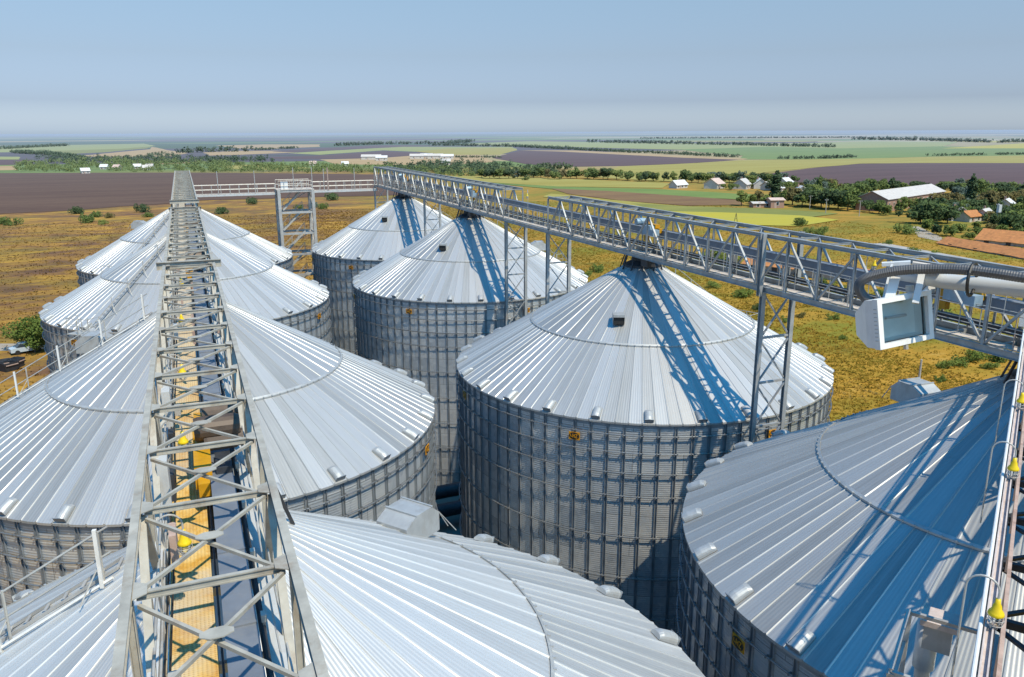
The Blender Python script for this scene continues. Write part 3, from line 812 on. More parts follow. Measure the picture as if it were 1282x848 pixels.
# front faces mostly to the camera, swung to the right and down
fr = (vdir*.76 + RT*.64 + Vector((0, 0, -.02))).normalized()
lx = Vector((0, 0, 1)).cross(fr).normalized(); lz = fr.cross(lx)
rollm = Matrix.Rotation(R(2.5), 3, fr); lx = rollm @ lx; lz = rollm @ lz
mf = Matrix((lx, fr, lz)).transposed().to_4x4()       # local x right, y forward, z up
W_, H_, D_ = .43, .28, .23
def fl(mb, name, mat, parent=tF, smooth=False): return mb.moved(mf).build(name, mat, parent, smooth)
b = MB(); o_ = [(-W_/2, -H_/2), (W_/2, -H_/2), (W_/2, H_/2), (-W_/2, H_/2)]; i_ = [(x*.84, z*.80) for x, z in o_]
vs = []
for yy, ring in ((.0, o_), (.035, o_), (.035, i_), (-.0, i_)): vs += [(x, yy, z) for x, z in ring]
fs = []
for j in range(4):
    for k in range(4):
        fs.append((j*4+k, j*4+(k+1) % 4, ((j+1) % 4)*4+(k+1) % 4, ((j+1) % 4)*4+k))
b.add(vs, fs); fl(b, 'front_frame', M['white'])
b = MB(); vs = []
for yy, sc in ((-.001, .97), (-.06, .95), (-D_, .46)): vs += [(x*sc, yy, z*sc-(.02 if yy < -.1 else 0)) for x, z in o_]
fs = [(j*4+k, (j+1)*4+k, (j+1)*4+(k+1) % 4, j*4+(k+1) % 4) for j in range(2) for k in range(4)]+[(8, 9, 10, 11)]
b.add(vs, fs); fl(b, 'body', M['white'])
b = MB(); vs = []
for yy, sc in ((-.004, .80), (-.035, .70)): vs += [(x*sc, yy, z*sc*.97) for x, z in o_]
b.add(vs, [(k, (k+1) % 4, 4+(k+1) % 4, 4+k) for k in range(4)]+[(4, 5, 6, 7)]); fl(b, 'reflector', M['reflector'])
b = MB(); b.tube([(-.09, -.025, .02), (.07, -.025, .015)], .008, 8); fl(b, 'lamp_tube', M['lightgrey'])
b = MB(); b.add([(x*.998, .012, z*.998) for x, z in i_], [(0, 1, 2, 3)]); fl(b, 'glass', M['glass'])
b = MB(); b.tube([(.0, .02, -H_/2-.004), (0, .02, -H_/2-.03)], .013, 8); b.tube([(.11, -.02, H_/2), (.11, -.02, H_/2+.04)], .022, 10); fl(b, 'latch', M['rail'])
b = MB()
for k in range(9): b.box((-W_/2-.001, .018, -H_/2+.05+k*.022), (.003, .022, .006))
fl(b, 'cooling_slots', M['lightgrey'])
# yoke: two straps up to the arm
def px_pt(px, py, d): return at_dist(px, py, d)-Pf
b = MB(); b.beam(px_pt(1103, 386, 5.05), px_pt(1117, 330, 5.12), .012, .085, vdir); b.beam(px_pt(1113, 376, 4.97), px_pt(1121, 348, 5.0), .05, .055, vdir); b.build('yoke_strap', M['white'], tF)
b = MB(); b.beam(px_pt(1146, 380, 4.98), px_pt(1155, 338, 5.02), .035, .035, vdir); b.build('yoke_strap', M['white'], tF)
b = MB(); b.beam(px_pt(1104, 331, 5.1), px_pt(1140, 329, 5.1), .05, .02); b.build('yoke_bridge', M['white'], tF)
tA = thing('lamp_arm', 'light grey pipe arm with corrugated conduit strapped along it, reaching in from the right', 'pipe arm', at_dist(1420, 372, 5.05))
oA = Vector(tA.location)
pa = lambda px, py, d: at_dist(px, py, d)-oA
b = MB(); b.tube([pa(1118, 342, 5.08), pa(1180, 352, 5.06), pa(1300, 364, 4.95), pa(1420, 374, 4.85)], [.034, .042, .048, .05], 16); b.build('arm_pipe', M['lightgrey'], tA, True)
pts = [pa(*q) for q in ((1094, 383, 5.0), (1081, 371, 4.98), (1075, 360, 4.95), (1080, 351, 4.93), (1098, 344, 4.92), (1130, 338.5, 4.92), (1170, 337, 4.92), (1210, 338, 4.90), (1250, 343, 4.88), (1300, 350, 4.86), (1420, 362, 4.8))]
fine = []
for i in range(len(pts)-1):
    p0, p1, p2, p3 = pts[max(i-1, 0)], pts[i], pts[i+1], pts[min(i+2, len(pts)-1)]
    for k in range(24):
        u = k/24; fine.append(.5*((2*p1)+(p2-p0)*u+(2*p0-5*p1+4*p2-p3)*u*u+(3*p1-p0-3*p2+p3)*u**3))
MB().tube(fine, [.028 if k % 2 else .0265 for k in range(len(fine))], 12).build('flexible_conduit', M['rubber'], tA, False)
b = MB(); c0 = pa(1217, 350, 4.93); dd = (pa(1300, 364, 4.95)-pa(1180, 352, 5.06)).normalized(); u_ = dd.cross(vdir).normalized(); v_ = dd.cross(u_)
b.tube([c0+(u_*.088+Vector((0, 0, 0)))*math.cos(2*PI*k/20)+v_*.075*math.sin(2*PI*k/20) for k in range(21)], .009, 6); b.build('cable_tie', M['black'], tA)
b = MB(); b.tube([pa(1095, 384, 5.0), pa(1083, 372, 4.99), pa(1076, 362, 4.96)], .016, 8); b.build('cable', M['black'], tA)
b = MB(); b.beam(pa(1142, 331, 5.02), pa(1180, 337, 5.02), .05, .03); b.build('clamp', M['deck'], tA)
foot = Vector((pa(1420, 374, 4.85)))
MB().tube([foot+Vector((0, 0, .4)), Vector((foot.x, foot.y, ZB+.4-oA.z))], .06, 14).build('upright', M['lightgrey'], tA, True)

# ---- small head platform with spout beside the right-edge silo (bottom right corner)
tP = thing('spout_platform', 'small steel platform with round spout and rails near the bottom right corner', 'platform', (9.85, 7.45, 0), -ang)
zp = 21.7
for x, y in ((-.35, -.9), (.9, -.9), (-.35, .9), (.9, .9)): MB().beam((x, y, 0), (x, y, zp+1.0), .1, .1).build('leg', M['tower'], tP)
MB().box((.27, 0, zp-.25), (1.4, 2.0, .05)).build('deck', M['dark'], tP)
b = MB()
for y in (-.9, .9): b.beam((-.35, y, zp+1.0), (.9, y, zp+1.0), .06, .06)
for x in (-.35, .9): b.beam((x, -.9, zp+1.03), (x, .9, zp+1.03), .06, .06); b.beam((x, -.9, zp+.45), (x, .9, zp+.45), .05, .05)
b.build('handrail', M['tower'], tP)
b = MB(); b.lathe([(0, .35), (.17, .35), (.17, -.5), (.12, -.55), (.12, -1.6)], 18, (-.05, 1.2, zp+.4)); b.build('spout', M['lightgrey'], tP, True)
MB().box((.1, 1.25, zp+.82), (.55, .5, .10)).build('spout_hood', M['pinkrust'], tP)
MB().box((.1, 1.25, zp+.55), (.42, .44, .42)).build('spout_box', M['tower'], tP)

# ---- ground level things between the silos
def fan(label, x, y, rz):
    t = thing('aeration_fan', label, 'fan', (x, y, 0), rz)
    b = MB(); b.lathe([(.0, -.3), (.75, -.3), (.75, .3), (.0, .3)], 24); q = b.moved(Matrix.Translation((0, 0, 1.0)) @ Matrix.Rotation(PI/2, 4, 'X')); q.build('fan_housing', M['bluemotor'], t)
    MB().box((.6, 0, 1.45), (1.2, .5, .5)).build('duct', M['lightgrey'], t)
    b = MB(); b.box((0, 0, .2), (1.3, .9, .12)); b.box((-.4, 0, .08), (.1, .9, .16)); b.box((.4, 0, .08), (.1, .9, .16)); b.build('skid', M['dark'], t)
    MB().lathe([(0, 0), (.25, 0), (.25, .6), (0, .6)], 14, (0, 0, .0)).moved(Matrix.Translation((0, -.3, 1.0)) @ Matrix.Rotation(PI/2, 4, 'X')).build('motor', M['motor'], t)
fan('blue aeration fan on the dark ground between the central silos', 19.0, 55.2, 1.2)
tT = thing('reclaim_conveyor', 'low dark covered conveyor on the ground in the gap between silo rows', 'conveyor', (12.3, 50, 0))
b = MB(); b.box((0, 0, 1.3), (1.6, 90, 1.2)); b.prism([(-.9, -45), (.9, -45), (.9, 45), (-.9, 45)], 1.905, 1.96); b.build('cover', M['casing'], tT)
b = MB()
for k in range(23): b.box((0, -44+4*k, .35), (1.3, .2, .7))
b.build('supports', M['dark'], tT)
for i, yy in enumerate((54.8, 57.0)):
    t = thing('transfer_duct', ('near' if i == 0 else 'far')+' dark duct running across the gap beside the central silo', 'duct', (18, yy, 0))
    b = MB(); b.tube([(-5, 0, 1.6+.5*i), (9, 0.6, 1.5+.5*i)], .55, 16); b.build('pipe', M['dark'], t, True)
    b = MB()
    for x in (-3.5, .5, 4.5): b.box((x, .1, .55), (.2, .5, 1.1))
    b.build('stand', M['dark'], t)

# ================================================================== the land
def land_mat(name):
    mt, nt, bs = new_mat(name); g = NT(nt)
    p = g.pos(); x, y, z = g.sep(p)
    side = g.maprange(g.math('SUBTRACT', x, g.math('MULTIPLY', y, .227)), -25, 55)
    n1 = g.noise(g.scalev(p, (.020, .042, 0)), 1, 8, .68, 1.6)
    n2 = g.noise(g.scalev(p, (.10, .20, 0)), 1, 7, .7, .8)
    n3 = g.noise(g.scalev(p, (1.1, 1.4, 0)), 1, 5, .7)
    v = g.math('ADD', g.math('ADD', g.math('MULTIPLY', n1, .50), g.math('MULTIPLY', n2, .38)), g.math('MULTIPLY', n3, .12))
    left = g.ramp(g.maprange(v, .34, .66), [(0, (.085, .048, .032)), (.34, (.16, .085, .045)), (.54, (.27, .145, .036)), (.76, (.45, .25, .04)), (1, (.48, .32, .085))])
    right = g.ramp(g.maprange(v, .34, .66), [(0, (.14, .11, .02)), (.28, (.22, .17, .023)), (.48, (.31, .195, .026)), (.7, (.41, .225, .03)), (1, (.44, .29, .075))])
    c = g.mix(side, left, right)
    gg = g.noise(g.scalev(p, (.03, .05, 0)), 1, 5, .6)
    c = g.mix(g.math('MULTIPLY', g.maprange(gg, .46, .62, 0, .72), g.maprange(side, 0, 1, .35, 1)), c, (.18, .19, .022, 1))
    # far patchwork of fields
    vo = g.n('ShaderNodeTexVoronoi', distance='CHEBYCHEV'); vm = g.n('ShaderNodeMapping'); g.put(vm.inputs[0], p)
    vm.inputs['Rotation'].default_value = (0, 0, .35); vm.inputs['Scale'].default_value = (1/1500, 1/650, 0)
    g.put(vo.inputs[0], vm.outputs[0]); vo.inputs['Scale'].default_value = 1.0
    r1 = g.sep(vo.outputs['Color'])[0]
    pc = g.ramp(r1, [(0, (.06, .10, .04)), (.14, (.15, .21, .05)), (.3, (.36, .29, .14)), (.42, (.12, .085, .085)), (.56, (.24, .25, .07)), (.68, (.42, .36, .22)), (.8, (.09, .075, .085)), (.92, (.10, .16, .05)), (1, (.30, .26, .12))])
    for e in nt.nodes:
        if e.bl_idname == 'ShaderNodeValToRGB' and len(e.color_ramp.elements) == 9: e.color_ramp.interpolation = 'CONSTANT'
    wd = g.noise(g.scalev(p, (.0035, .012, 0)), 1, 6, .7)
    pc = g.mix(g.maprange(wd, .56, .62, 0, .85), pc, (.035, .06, .03, 1))
    nd = g.n('ShaderNodeVectorMath', operation='LENGTH'); g.put(nd.inputs[0], p)
    c = g.mix(g.maprange(nd.outputs['Value'], 620, 760), c, pc)
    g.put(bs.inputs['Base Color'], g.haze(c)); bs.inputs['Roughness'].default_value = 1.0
    bs.inputs['Specular IOR Level'].default_value = 0.0
    g.put(bs.inputs['Normal'], g.bump(g.math('ADD', n3, g.math('MULTIPLY', n2, 1.5)), .3, .35))
    return mt
M['land'] = land_mat('dry_grassland_and_plain')
mb = MB(); rad = [0, 40, 120, 300, 700, 1500, 2600, 3600, 4800, 6200, 8000, 10000, 12500, 15500, 19000, 23000, 28000, 34000, 42000, 60000]
na = 180; vs = [(0, 0, 0)]; fs = []
for i, r in enumerate(rad[1:]):
    for k in range(na):
        a = 2*PI*k/na; x, y = r*math.sin(a), r*math.cos(a); z = 0
        if r > 3000:
            f = min(1, (r-3000)/9000)
            z = f*(mnoise.noise(Vector((x/5200, y/3300, 3.1)))*26 + 6 + 22*min(1, max(0, (x-.15*y)/16000)))
            z = max(z, -8*f)
        if r > 41000: z -= 25
        vs.append((x, y, z))
for k in range(na): fs.append((0, 1+(k+1) % na, 1+k))
for i in range(len(rad)-2):
    for k in range(na):
        k2 = (k+1) % na; b = 1+i*na; fs.append((b+k, b+k2, b+na+k2, b+na+k))
mb.add(vs, fs); o = mb.build('ground', M['land'], None, True); tag(o, kind='structure')

def field_mat(name, c1, c2, stripe=.0, rot=0.0, sc=.02):
    mt, nt, bs = new_mat(name); g = NT(nt); p = g.pos()
    mp = g.n('ShaderNodeMapping'); g.put(mp.inputs[0], p); mp.inputs['Rotation'].default_value = (0, 0, rot); mp.inputs['Scale'].default_value = (sc*.35, sc*2.2, 0)
    n1 = g.noise(mp.outputs[0], 1, 6, .62); n2 = g.noise(g.scalev(p, (.25, .25, 0)), 1, 5, .7)
    v = g.math('ADD', g.math('MULTIPLY', n1, .7), g.math('MULTIPLY', n2, .3))
    c = g.mix(g.maprange(v, .36, .64), (*c1, 1), (*c2, 1))
    if stripe:
        x, y, z = g.sep(mp.outputs[0]); s_ = g.math('SINE', g.math('MULTIPLY', y, 2*PI/(2.2*sc*7)))
        c = g.mix(g.maprange(s_, .2, 1, 0, stripe), c, (*[k*.7 for k in c1], 1))
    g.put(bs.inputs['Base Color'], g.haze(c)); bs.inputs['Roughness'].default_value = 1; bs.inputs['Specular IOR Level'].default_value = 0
    g.put(bs.inputs['Normal'], g.bump(n2, .4, .3)); return mt
FM = {
 'plough': field_mat('ploughed_brown_soil', (.092, .050, .034), (.135, .080, .052), .25, .25, .03),
 'purple': field_mat('ploughed_purple_soil', (.085, .048, .046), (.118, .068, .064), .2, -.2, .03),
 'straw': field_mat('stubble', (.38, .25, .11), (.46, .33, .17), .1, .3, .02),
 'ygreen': field_mat('yellowing_crop', (.30, .25, .045), (.36, .32, .08), .15, .1, .02),
 'green': field_mat('green_crop', (.13, .20, .045), (.19, .25, .06), .15, .1, .02),
 'yellow': field_mat('sunflower_crop', (.46, .38, .03), (.40, .36, .06), .1, .1, .03),
 'olive': field_mat('olive_crop', (.17, .19, .045), (.26, .25, .06), .1, .2, .02),
 'fallow': field_mat('fallow_brown_strip', (.16, .085, .045), (.24, .15, .06), .1, .1, .04),
 'lightgreen': field_mat('pale_green_crop', (.24, .29, .09), (.34, .33, .11), .1, .1, .02),
}
NF = [0]
def field(mat, pts):
    NF[0] += 1
    P = [gnd(*q) for q in pts]; cx = sum(p.x for p in P)/len(P); cy = sum(p.y for p in P)/len(P)
    # wobble the edges a little, as real boundaries are never ruler-straight
    poly = []
    for i, p in enumerate(P):
        q = P[(i+1) % len(P)]; n = 10
        for k in range(n):
            u = k/n; a = p.lerp(q, u); d = (a-CAM).length
            wv = mnoise.noise(Vector((a.x/60, a.y/60, NF[0])))*.006*d*(0 if k == 0 else 1)
            nn = Vector((-(q-p).y, (q-p).x)).normalized() if (q-p).length > 0 else Vector((0, 0))
            poly.append((a.x+nn.x*wv*.4, a.y+nn.y*wv*.4))
    z = .012+.006*NF[0]
    me = bpy.data.meshes.new('field'); me.from_pydata([(x, y, z) for x, y in poly], [], [tuple(range(len(poly)))]); me.update()
    if me.polygons[0].normal.z < 0: me.flip_normals()
    me.materials.append(FM[mat]); o = bpy.data.objects.new('field', me); col.objects.link(o); tag(o, kind='structure'); return o
# left side, far to near
field('lightgreen', [(-60, 186), (60, 182), (180, 180), (195, 183), (150, 187), (60, 190), (-60, 192)])
field('olive', [(40, 190), (150, 186.5), (190, 183.5), (184, 186), (130, 191), (60, 194)])
field('straw', [(94, 196), (140, 191.5), (188, 187), (190, 184), (215, 189), (236, 192), (215, 196), (160, 197)])
field('straw', [(255, 191), (300, 189), (360, 189), (372, 191), (300, 194), (262, 195)])
field('straw', [(270, 182.5), (330, 181), (400, 181), (400, 184), (330, 187), (300, 186)])
field('lightgreen', [(360, 192), (420, 188.5), (500, 184), (640, 184), (648, 187), (600, 193), (540, 191), (480, 188.5), (400, 194)])
field('purple', [(340, 190), (380, 187), (470, 182), (560, 182), (500, 184.2), (420, 188.2), (370, 191)])
field('purple', [(335, 197), (400, 195), (480, 189.5), (535, 192), (490, 198), (420, 199), (345, 199)])
field('straw', [(400, 200), (480, 198), (540, 193), (600, 194), (620, 203), (560, 207), (420, 206)])
field('ygreen', [(520, 190), (560, 186), (640, 185), (648, 188), (625, 194), (560, 194)])
field('purple', [(-60, 201), (40, 200), (45, 206), (-60, 208)])
field('straw', [(-60, 209), (18, 208), (22, 213), (-60, 215)])
field('lightgreen', [(-60, 196), (24, 196.5), (24, 200), (-60, 200)])
field('ygreen', [(270, 208), (310, 206.5), (370, 208), (390, 211), (340, 213), (290, 212)])
field('straw', [(180, 202), (240, 200), (250, 204), (200, 206)])
field('plough', [(-260, 218), (0, 217), (236, 216.3), (464, 218.6), (500, 219.5), (530, 243), (464, 246), (400, 246.8), (250, 251.5), (200, 256), (150, 259), (90, 264), (0, 268), (-260, 284)])
# right side, far to near
field('yellow', [(985, 175), (1060, 171.5), (1180, 170), (1420, 170), (1420, 177), (1240, 178.5), (1160, 176.5), (1080, 175)])
field('ygreen', [(800, 176), (900, 173.8), (985, 174), (1080, 175.5), (1000, 178), (880, 178)])
field('lightgreen', [(560, 181), (660, 177), (740, 178), (960, 181), (1080, 177), (1200, 178), (1180, 183.5), (1050, 186), (960, 186), (860, 188), (700, 184)])
field('green', [(850, 187.5), (960, 184), (1050, 186), (1180, 183.5), (1420, 187), (1420, 194), (1180, 196), (1080, 199), (960, 200), (925, 200), (930, 195), (880, 191)])
field('yellow', [(1180, 186), (1282, 179.5), (1420, 178), (1420, 185), (1282, 186)])
field('purple', [(616, 198), (650, 189), (700, 189.5), (760, 192), (850, 196.5), (930, 200), (860, 205), (780, 208), (720, 209), (660, 206)])
field('straw', [(650, 188.6), (720, 188.6), (850, 195), (935, 199), (930, 200.5), (850, 197.5), (760, 193), (700, 190)])
field('ygreen', [(775, 209), (860, 205), (930, 201), (1080, 198.8), (1180, 196.5), (1420, 193), (1420, 204.5), (1080, 205), (1010, 211), (960, 216), (900, 222), (840, 228), (740, 222)])
field('purple', [(955, 219), (1010, 211.5), (1075, 205.5), (1150, 204.5), (1420, 204.5), (1420, 234), (1200, 233), (1080, 232), (1000, 229), (960, 224)])
field('ygreen', [(545, 220), (600, 221), (700, 224), (840, 230), (830, 236), (700, 234), (600, 228)])
field('green', [(600, 228.5), (700, 234), (820, 237), (960, 245), (940, 251), (800, 244), (700, 238)])
field('fallow', [(690, 236.5), (760, 239.5), (840, 245), (925, 251), (932, 257), (860, 258), (780, 252), (710, 243)])
field('ygreen', [(690, 243), (780, 252), (850, 258.5), (820, 262), (740, 254), (680, 247)])
field('olive', [(790, 255), (860, 259), (960, 262), (1050, 268), (1000, 274), (900, 268), (820, 264)])
field('yellow', [(830, 265), (900, 266.5), (1000, 270.5), (1050, 276), (1000, 284), (920, 282), (850, 273)])

# paths and hard ground
M['path'] = field_mat('pale_dirt_track', (.30, .26, .21), (.40, .35, .29), 0, 0, .2)
M['apron'] = field_mat('grey_concrete_apron', (.20, .19, .17), (.28, .26, .23), 0, 0, .2)
def sheet(name, pts, mat, z):
    me = bpy.data.meshes.new(name); me.from_pydata([(x, y, z) for x, y in pts], [], [tuple(range(len(pts)))]); me.update()
    if me.polygons[0].normal.z < 0: me.flip_normals()
    me.materials.append(mat); o = bpy.data.objects.new(name, me); col.objects.link(o); return tag(o, kind='structure')
sheet('concrete_apron', [(-13, -5), (37.5, -5), (37.5, 107), (-13, 107)], M['apron'], .012)
a, b_ = gnd(-60, 430), gnd(40, 431); c_, d_ = gnd(46, 439), gnd(-60, 441)
sheet('dirt_track', [(a.x, a.y), (b_.x, b_.y), (c_.x, c_.y), (d_.x, d_.y)], M['path'], .05)
pts = [gnd(*q) for q in ((1120, 306), (1300, 337), (1300, 344), (1080, 309))]
q1 = [gnd(*q) for q in ((1140, 284), (1150, 284), (1180, 298), (1178, 303), (1150, 297))]
sheet('dirt_track', [(p.x, p.y) for p in q1], M['path'], .06)

# ------------------------------------------------------------------ foliage
def leaf_mat(name, c1, c2, hz=True):
    mt, nt, bs = new_mat(name); g = NT(nt); p = g.pos()
    n1 = g.noise(g.scalev(p, (.5, .5, .5)), 1, 4, .6); n2 = g.noise(g.scalev(p, (3, 3, 3)), 1, 2, .6)
    v = g.math('ADD', g.math('ADD', g.math('MULTIPLY', n1, .5), g.math('MULTIPLY', n2, .25)), g.math('MULTIPLY', g.rnd(), .25))
    c = g.mix(g.maprange(v, .3, .7), (*c1, 1), (*c2, 1))
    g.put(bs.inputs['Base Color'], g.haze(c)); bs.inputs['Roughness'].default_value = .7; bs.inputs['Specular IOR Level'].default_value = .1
    geo = g.n('ShaderNodeNewGeometry'); vm_ = g.n('ShaderNodeMix', data_type='VECTOR'); vm_.inputs[0].default_value = .55
    g.put(vm_.inputs[4], geo.outputs['Normal']); vm_.inputs[5].default_value = (.1, -.35, .93); nn_ = g.n('ShaderNodeVectorMath', operation='NORMALIZE'); g.put(nn_.inputs[0], vm_.outputs[1]); g.put(bs.inputs['Normal'], nn_.outputs[0])
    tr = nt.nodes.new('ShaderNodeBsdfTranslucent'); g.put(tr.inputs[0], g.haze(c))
    mx = nt.nodes.new('ShaderNodeMixShader'); mx.inputs[0].default_value = .3
    out = [n for n in nt.nodes if n.bl_idname == 'ShaderNodeOutputMaterial'][0]
    nt.links.new(bs.outputs[0], mx.inputs[1]); nt.links.new(tr.outputs[0], mx.inputs[2]); nt.links.new(mx.outputs[0], out.inputs[0])
    return mt
LM = {'dark': leaf_mat('dark_green_leaves', (.040, .075, .020), (.095, .145, .032)), 'mid': leaf_mat('mid_green_leaves', (.085, .135, .022), (.20, .25, .042)),
      'pale': leaf_mat('pale_green_leaves', (.15, .20, .035), (.25, .29, .055)), 'olive': leaf_mat('olive_brown_leaves', (.13, .115, .03), (.22, .18, .045)),
      'blue': leaf_mat('bluish_leaves', (.09, .14, .10), (.17, .22, .16))}
M['bark'] = simple('bark', (.11, .085, .06), .9, 0, .25, 4)
def leaf_cloud(lumps, nq, size, seed, squash=1.0, shell=.55):
    rng = np.random.default_rng(seed)
    lum = np.array(lumps); vol = lum[:, 3]**2; idx = rng.choice(len(lum), nq, p=vol/vol.sum())
    d = rng.normal(size=(nq, 3)); d /= np.linalg.norm(d, axis=1)[:, None]
    rr = lum[idx, 3]*(shell+(1.05-shell)*rng.random(nq)**.6)
    c = lum[idx, :3]+d*rr[:, None]*np.array([1, 1, squash])
    nrm = d*.8+rng.normal(size=(nq, 3))*.55; nrm /= np.linalg.norm(nrm, axis=1)[:, None]
    t = np.cross(nrm, rng.normal(size=(nq, 3))); t /= np.linalg.norm(t, axis=1)[:, None]; b = np.cross(nrm, t)
    s = size*(.6+.8*rng.random(nq))[:, None]
    return c, t*s, b*s*.7
def quads_mesh(name, c, t, b, mat):
    n = len(c); v = np.stack([c-t, c-b*.8+t*.1, c+t, c+b*.8+t*.1], 1).reshape(-1, 3)
    me = bpy.data.meshes.new(name); me.vertices.add(4*n); me.vertices.foreach_set('co', v.ravel())
    me.loops.add(4*n); me.loops.foreach_set('vertex_index', np.arange(4*n, dtype=np.int32))
    me.polygons.add(n); me.polygons.foreach_set('loop_start', np.arange(0, 4*n, 4, dtype=np.int32)); me.polygons.foreach_set('loop_total', np.full(n, 4, dtype=np.int32))
    me.update(calc_edges=True); me.validate(); me.materials.append(mat); return me
def crown_lumps(kind, rng):
    if kind == 'round': return [(rng.gauss(0, .17), rng.gauss(0, .17), rng.uniform(.36, .84), rng.uniform(.13, .25)) for _ in range(13)]+[(0, 0, .58, .27)]
    if kind == 'wide': return [(rng.gauss(0, .30), rng.gauss(0, .30), rng.uniform(.3, .8), rng.uniform(.14, .26)) for _ in range(16)]+[(0, 0, .5, .3)]
    if kind == 'poplar': return [(rng.gauss(0, .025), rng.gauss(0, .025), .12+.82*k/14, (.12 if k < 10 else .12*(15-k)/5.5)*rng.uniform(.75, 1.1)) for k in range(15)]
    if kind == 'loose': return [(rng.gauss(0, .15), rng.gauss(0, .15), rng.uniform(.3, .9), rng.uniform(.09, .17)) for _ in range(14)]
    if kind == 'bush': return [(rng.gauss(0, .34), rng.gauss(0, .34), rng.uniform(.15, .62), rng.uniform(.2, .36)) for _ in range(14)]
PROTO = {}
def proto(kind, colr, var):
    key = (kind, colr, var)
    if key not in PROTO:
        rng = random.Random(hash((kind, var)) & 0xffff if False else sum(map(ord, kind))*7+var)
        lumps = crown_lumps(kind, rng)
        nq = {'round': 1300, 'wide': 1500, 'poplar': 1100, 'loose': 900, 'bush': 1000}[kind]
        sz = {'round': .062, 'wide': .066, 'poplar': .042, 'loose': .052, 'bush': .075}[kind]
        me = quads_mesh('crown', *leaf_cloud(lumps, nq, sz, var+5), LM[colr])
        tm = None
        if kind != 'bush':
            b = MB(); b.tube([(0, 0, -.02), (.01, .005, .2), (-.01, .01, .45), (0, 0, .72)], [.030, .024, .017, .006], 7)
            for k in range(5):
                a = 2*PI*k/5+var; b.tube([(0, 0, .28+.07*k), (.12*math.cos(a), .12*math.sin(a), .42+.08*k), (.22*math.cos(a), .22*math.sin(a), .5+.08*k)] if kind != 'poplar' else
                                         [(0, 0, .2+.1*k), (.04*math.cos(a), .04*math.sin(a), .3+.1*k), (.07*math.cos(a), .07*math.sin(a), .4+.1*k)], [.014, .009, .003], 5)
            tm = b.mesh('trunk', M['bark'])
        PROTO[key] = (me, tm)
    return PROTO[key]
TR = random.Random(5)
CN = {'dark': 'dark green', 'mid': 'green', 'pale': 'pale green', 'olive': 'olive brown', 'blue': 'bluish grey green'}
def plant(px, py, hpx, kind, colr, label, group=None, name=None):
    P = gnd(px, py); depth = (P-CAM).dot(FW); h = hpx*depth/PX_F
    var = TR.randrange(4); me, tm = proto(kind, colr, var)
    rz = TR.uniform(0, 6.28); sw = h*TR.uniform(1.0, 1.3)*(1 if kind != 'poplar' else .95)
    if kind == 'bush':
        o = link_mesh(name or 'shrub', me, None, P, rz); o.scale = (sw*.9, sw*.9, h*1.1); tag(o, label, 'shrub', group); return o
    t = thing(name or ('poplar_tree' if kind == 'poplar' else 'tree'), label, 'tree', P, rz, group); t.scale = (sw, sw, h)
    link_mesh('trunk', tm, t); link_mesh('crown', me, t); return t

# row of trees at the far edge of the yellow field
row = [(603, 223, 11, 'round', 'mid'), (613, 224, 12, 'round', 'dark'), (625, 224, 13, 'wide', 'mid'), (637, 224, 12, 'round', 'dark'), (648, 224, 11, 'loose', 'blue'), (657, 224, 13, 'round', 'mid'),
       (668, 223, 14, 'round', 'dark'), (677, 223, 13, 'wide', 'mid'), (686, 224, 12, 'round', 'olive'), (694, 225, 11, 'wide', 'pale'), (703, 224.5, 12, 'round', 'olive'), (714, 224, 11, 'wide', 'mid'), (722, 224, 13, 'round', 'mid'),
       (735, 224, 13, 'round', 'pale'), (743, 225, 14, 'wide', 'mid'), (755, 225, 13, 'round', 'olive'), (761, 225, 15, 'round', 'dark'), (772, 225.5, 13, 'round', 'pale'), (786, 226.5, 13, 'wide', 'mid'),
       (800, 227, 12, 'wide', 'mid'), (808, 227, 13, 'wide', 'dark'), (818, 227, 12, 'wide', 'mid'), (831, 227.5, 12, 'loose', 'dark'), (843, 228, 13, 'loose', 'pale'), (859, 229, 16, 'wide', 'mid'), (866, 229, 12, 'loose', 'mid'),
       (874, 229, 13, 'round', 'dark'), (883, 230, 13, 'round', 'pale'), (893, 229, 14, 'round', 'blue'), (903, 229, 13, 'wide', 'dark'), (913, 229, 12, 'round', 'mid'), (922, 229, 13, 'wide', 'dark'), (930, 230, 16, 'loose', 'blue'),
       (938, 231, 12, 'round', 'pale'), (948, 230, 15, 'wide', 'dark'), (956, 230, 13, 'round', 'dark'), (963, 231, 13, 'round', 'mid'), (979, 227, 11, 'round', 'blue'), (994, 228, 8, 'wide', 'mid')]
for px, py, h, k, c in row:
    plant(px, py, h, k, c, f'{"broad" if k == "wide" else "open" if k == "loose" else "rounded"} {CN[c]} tree in the row along the far edge of the yellow field', 'trees along the far edge of the yellow field')
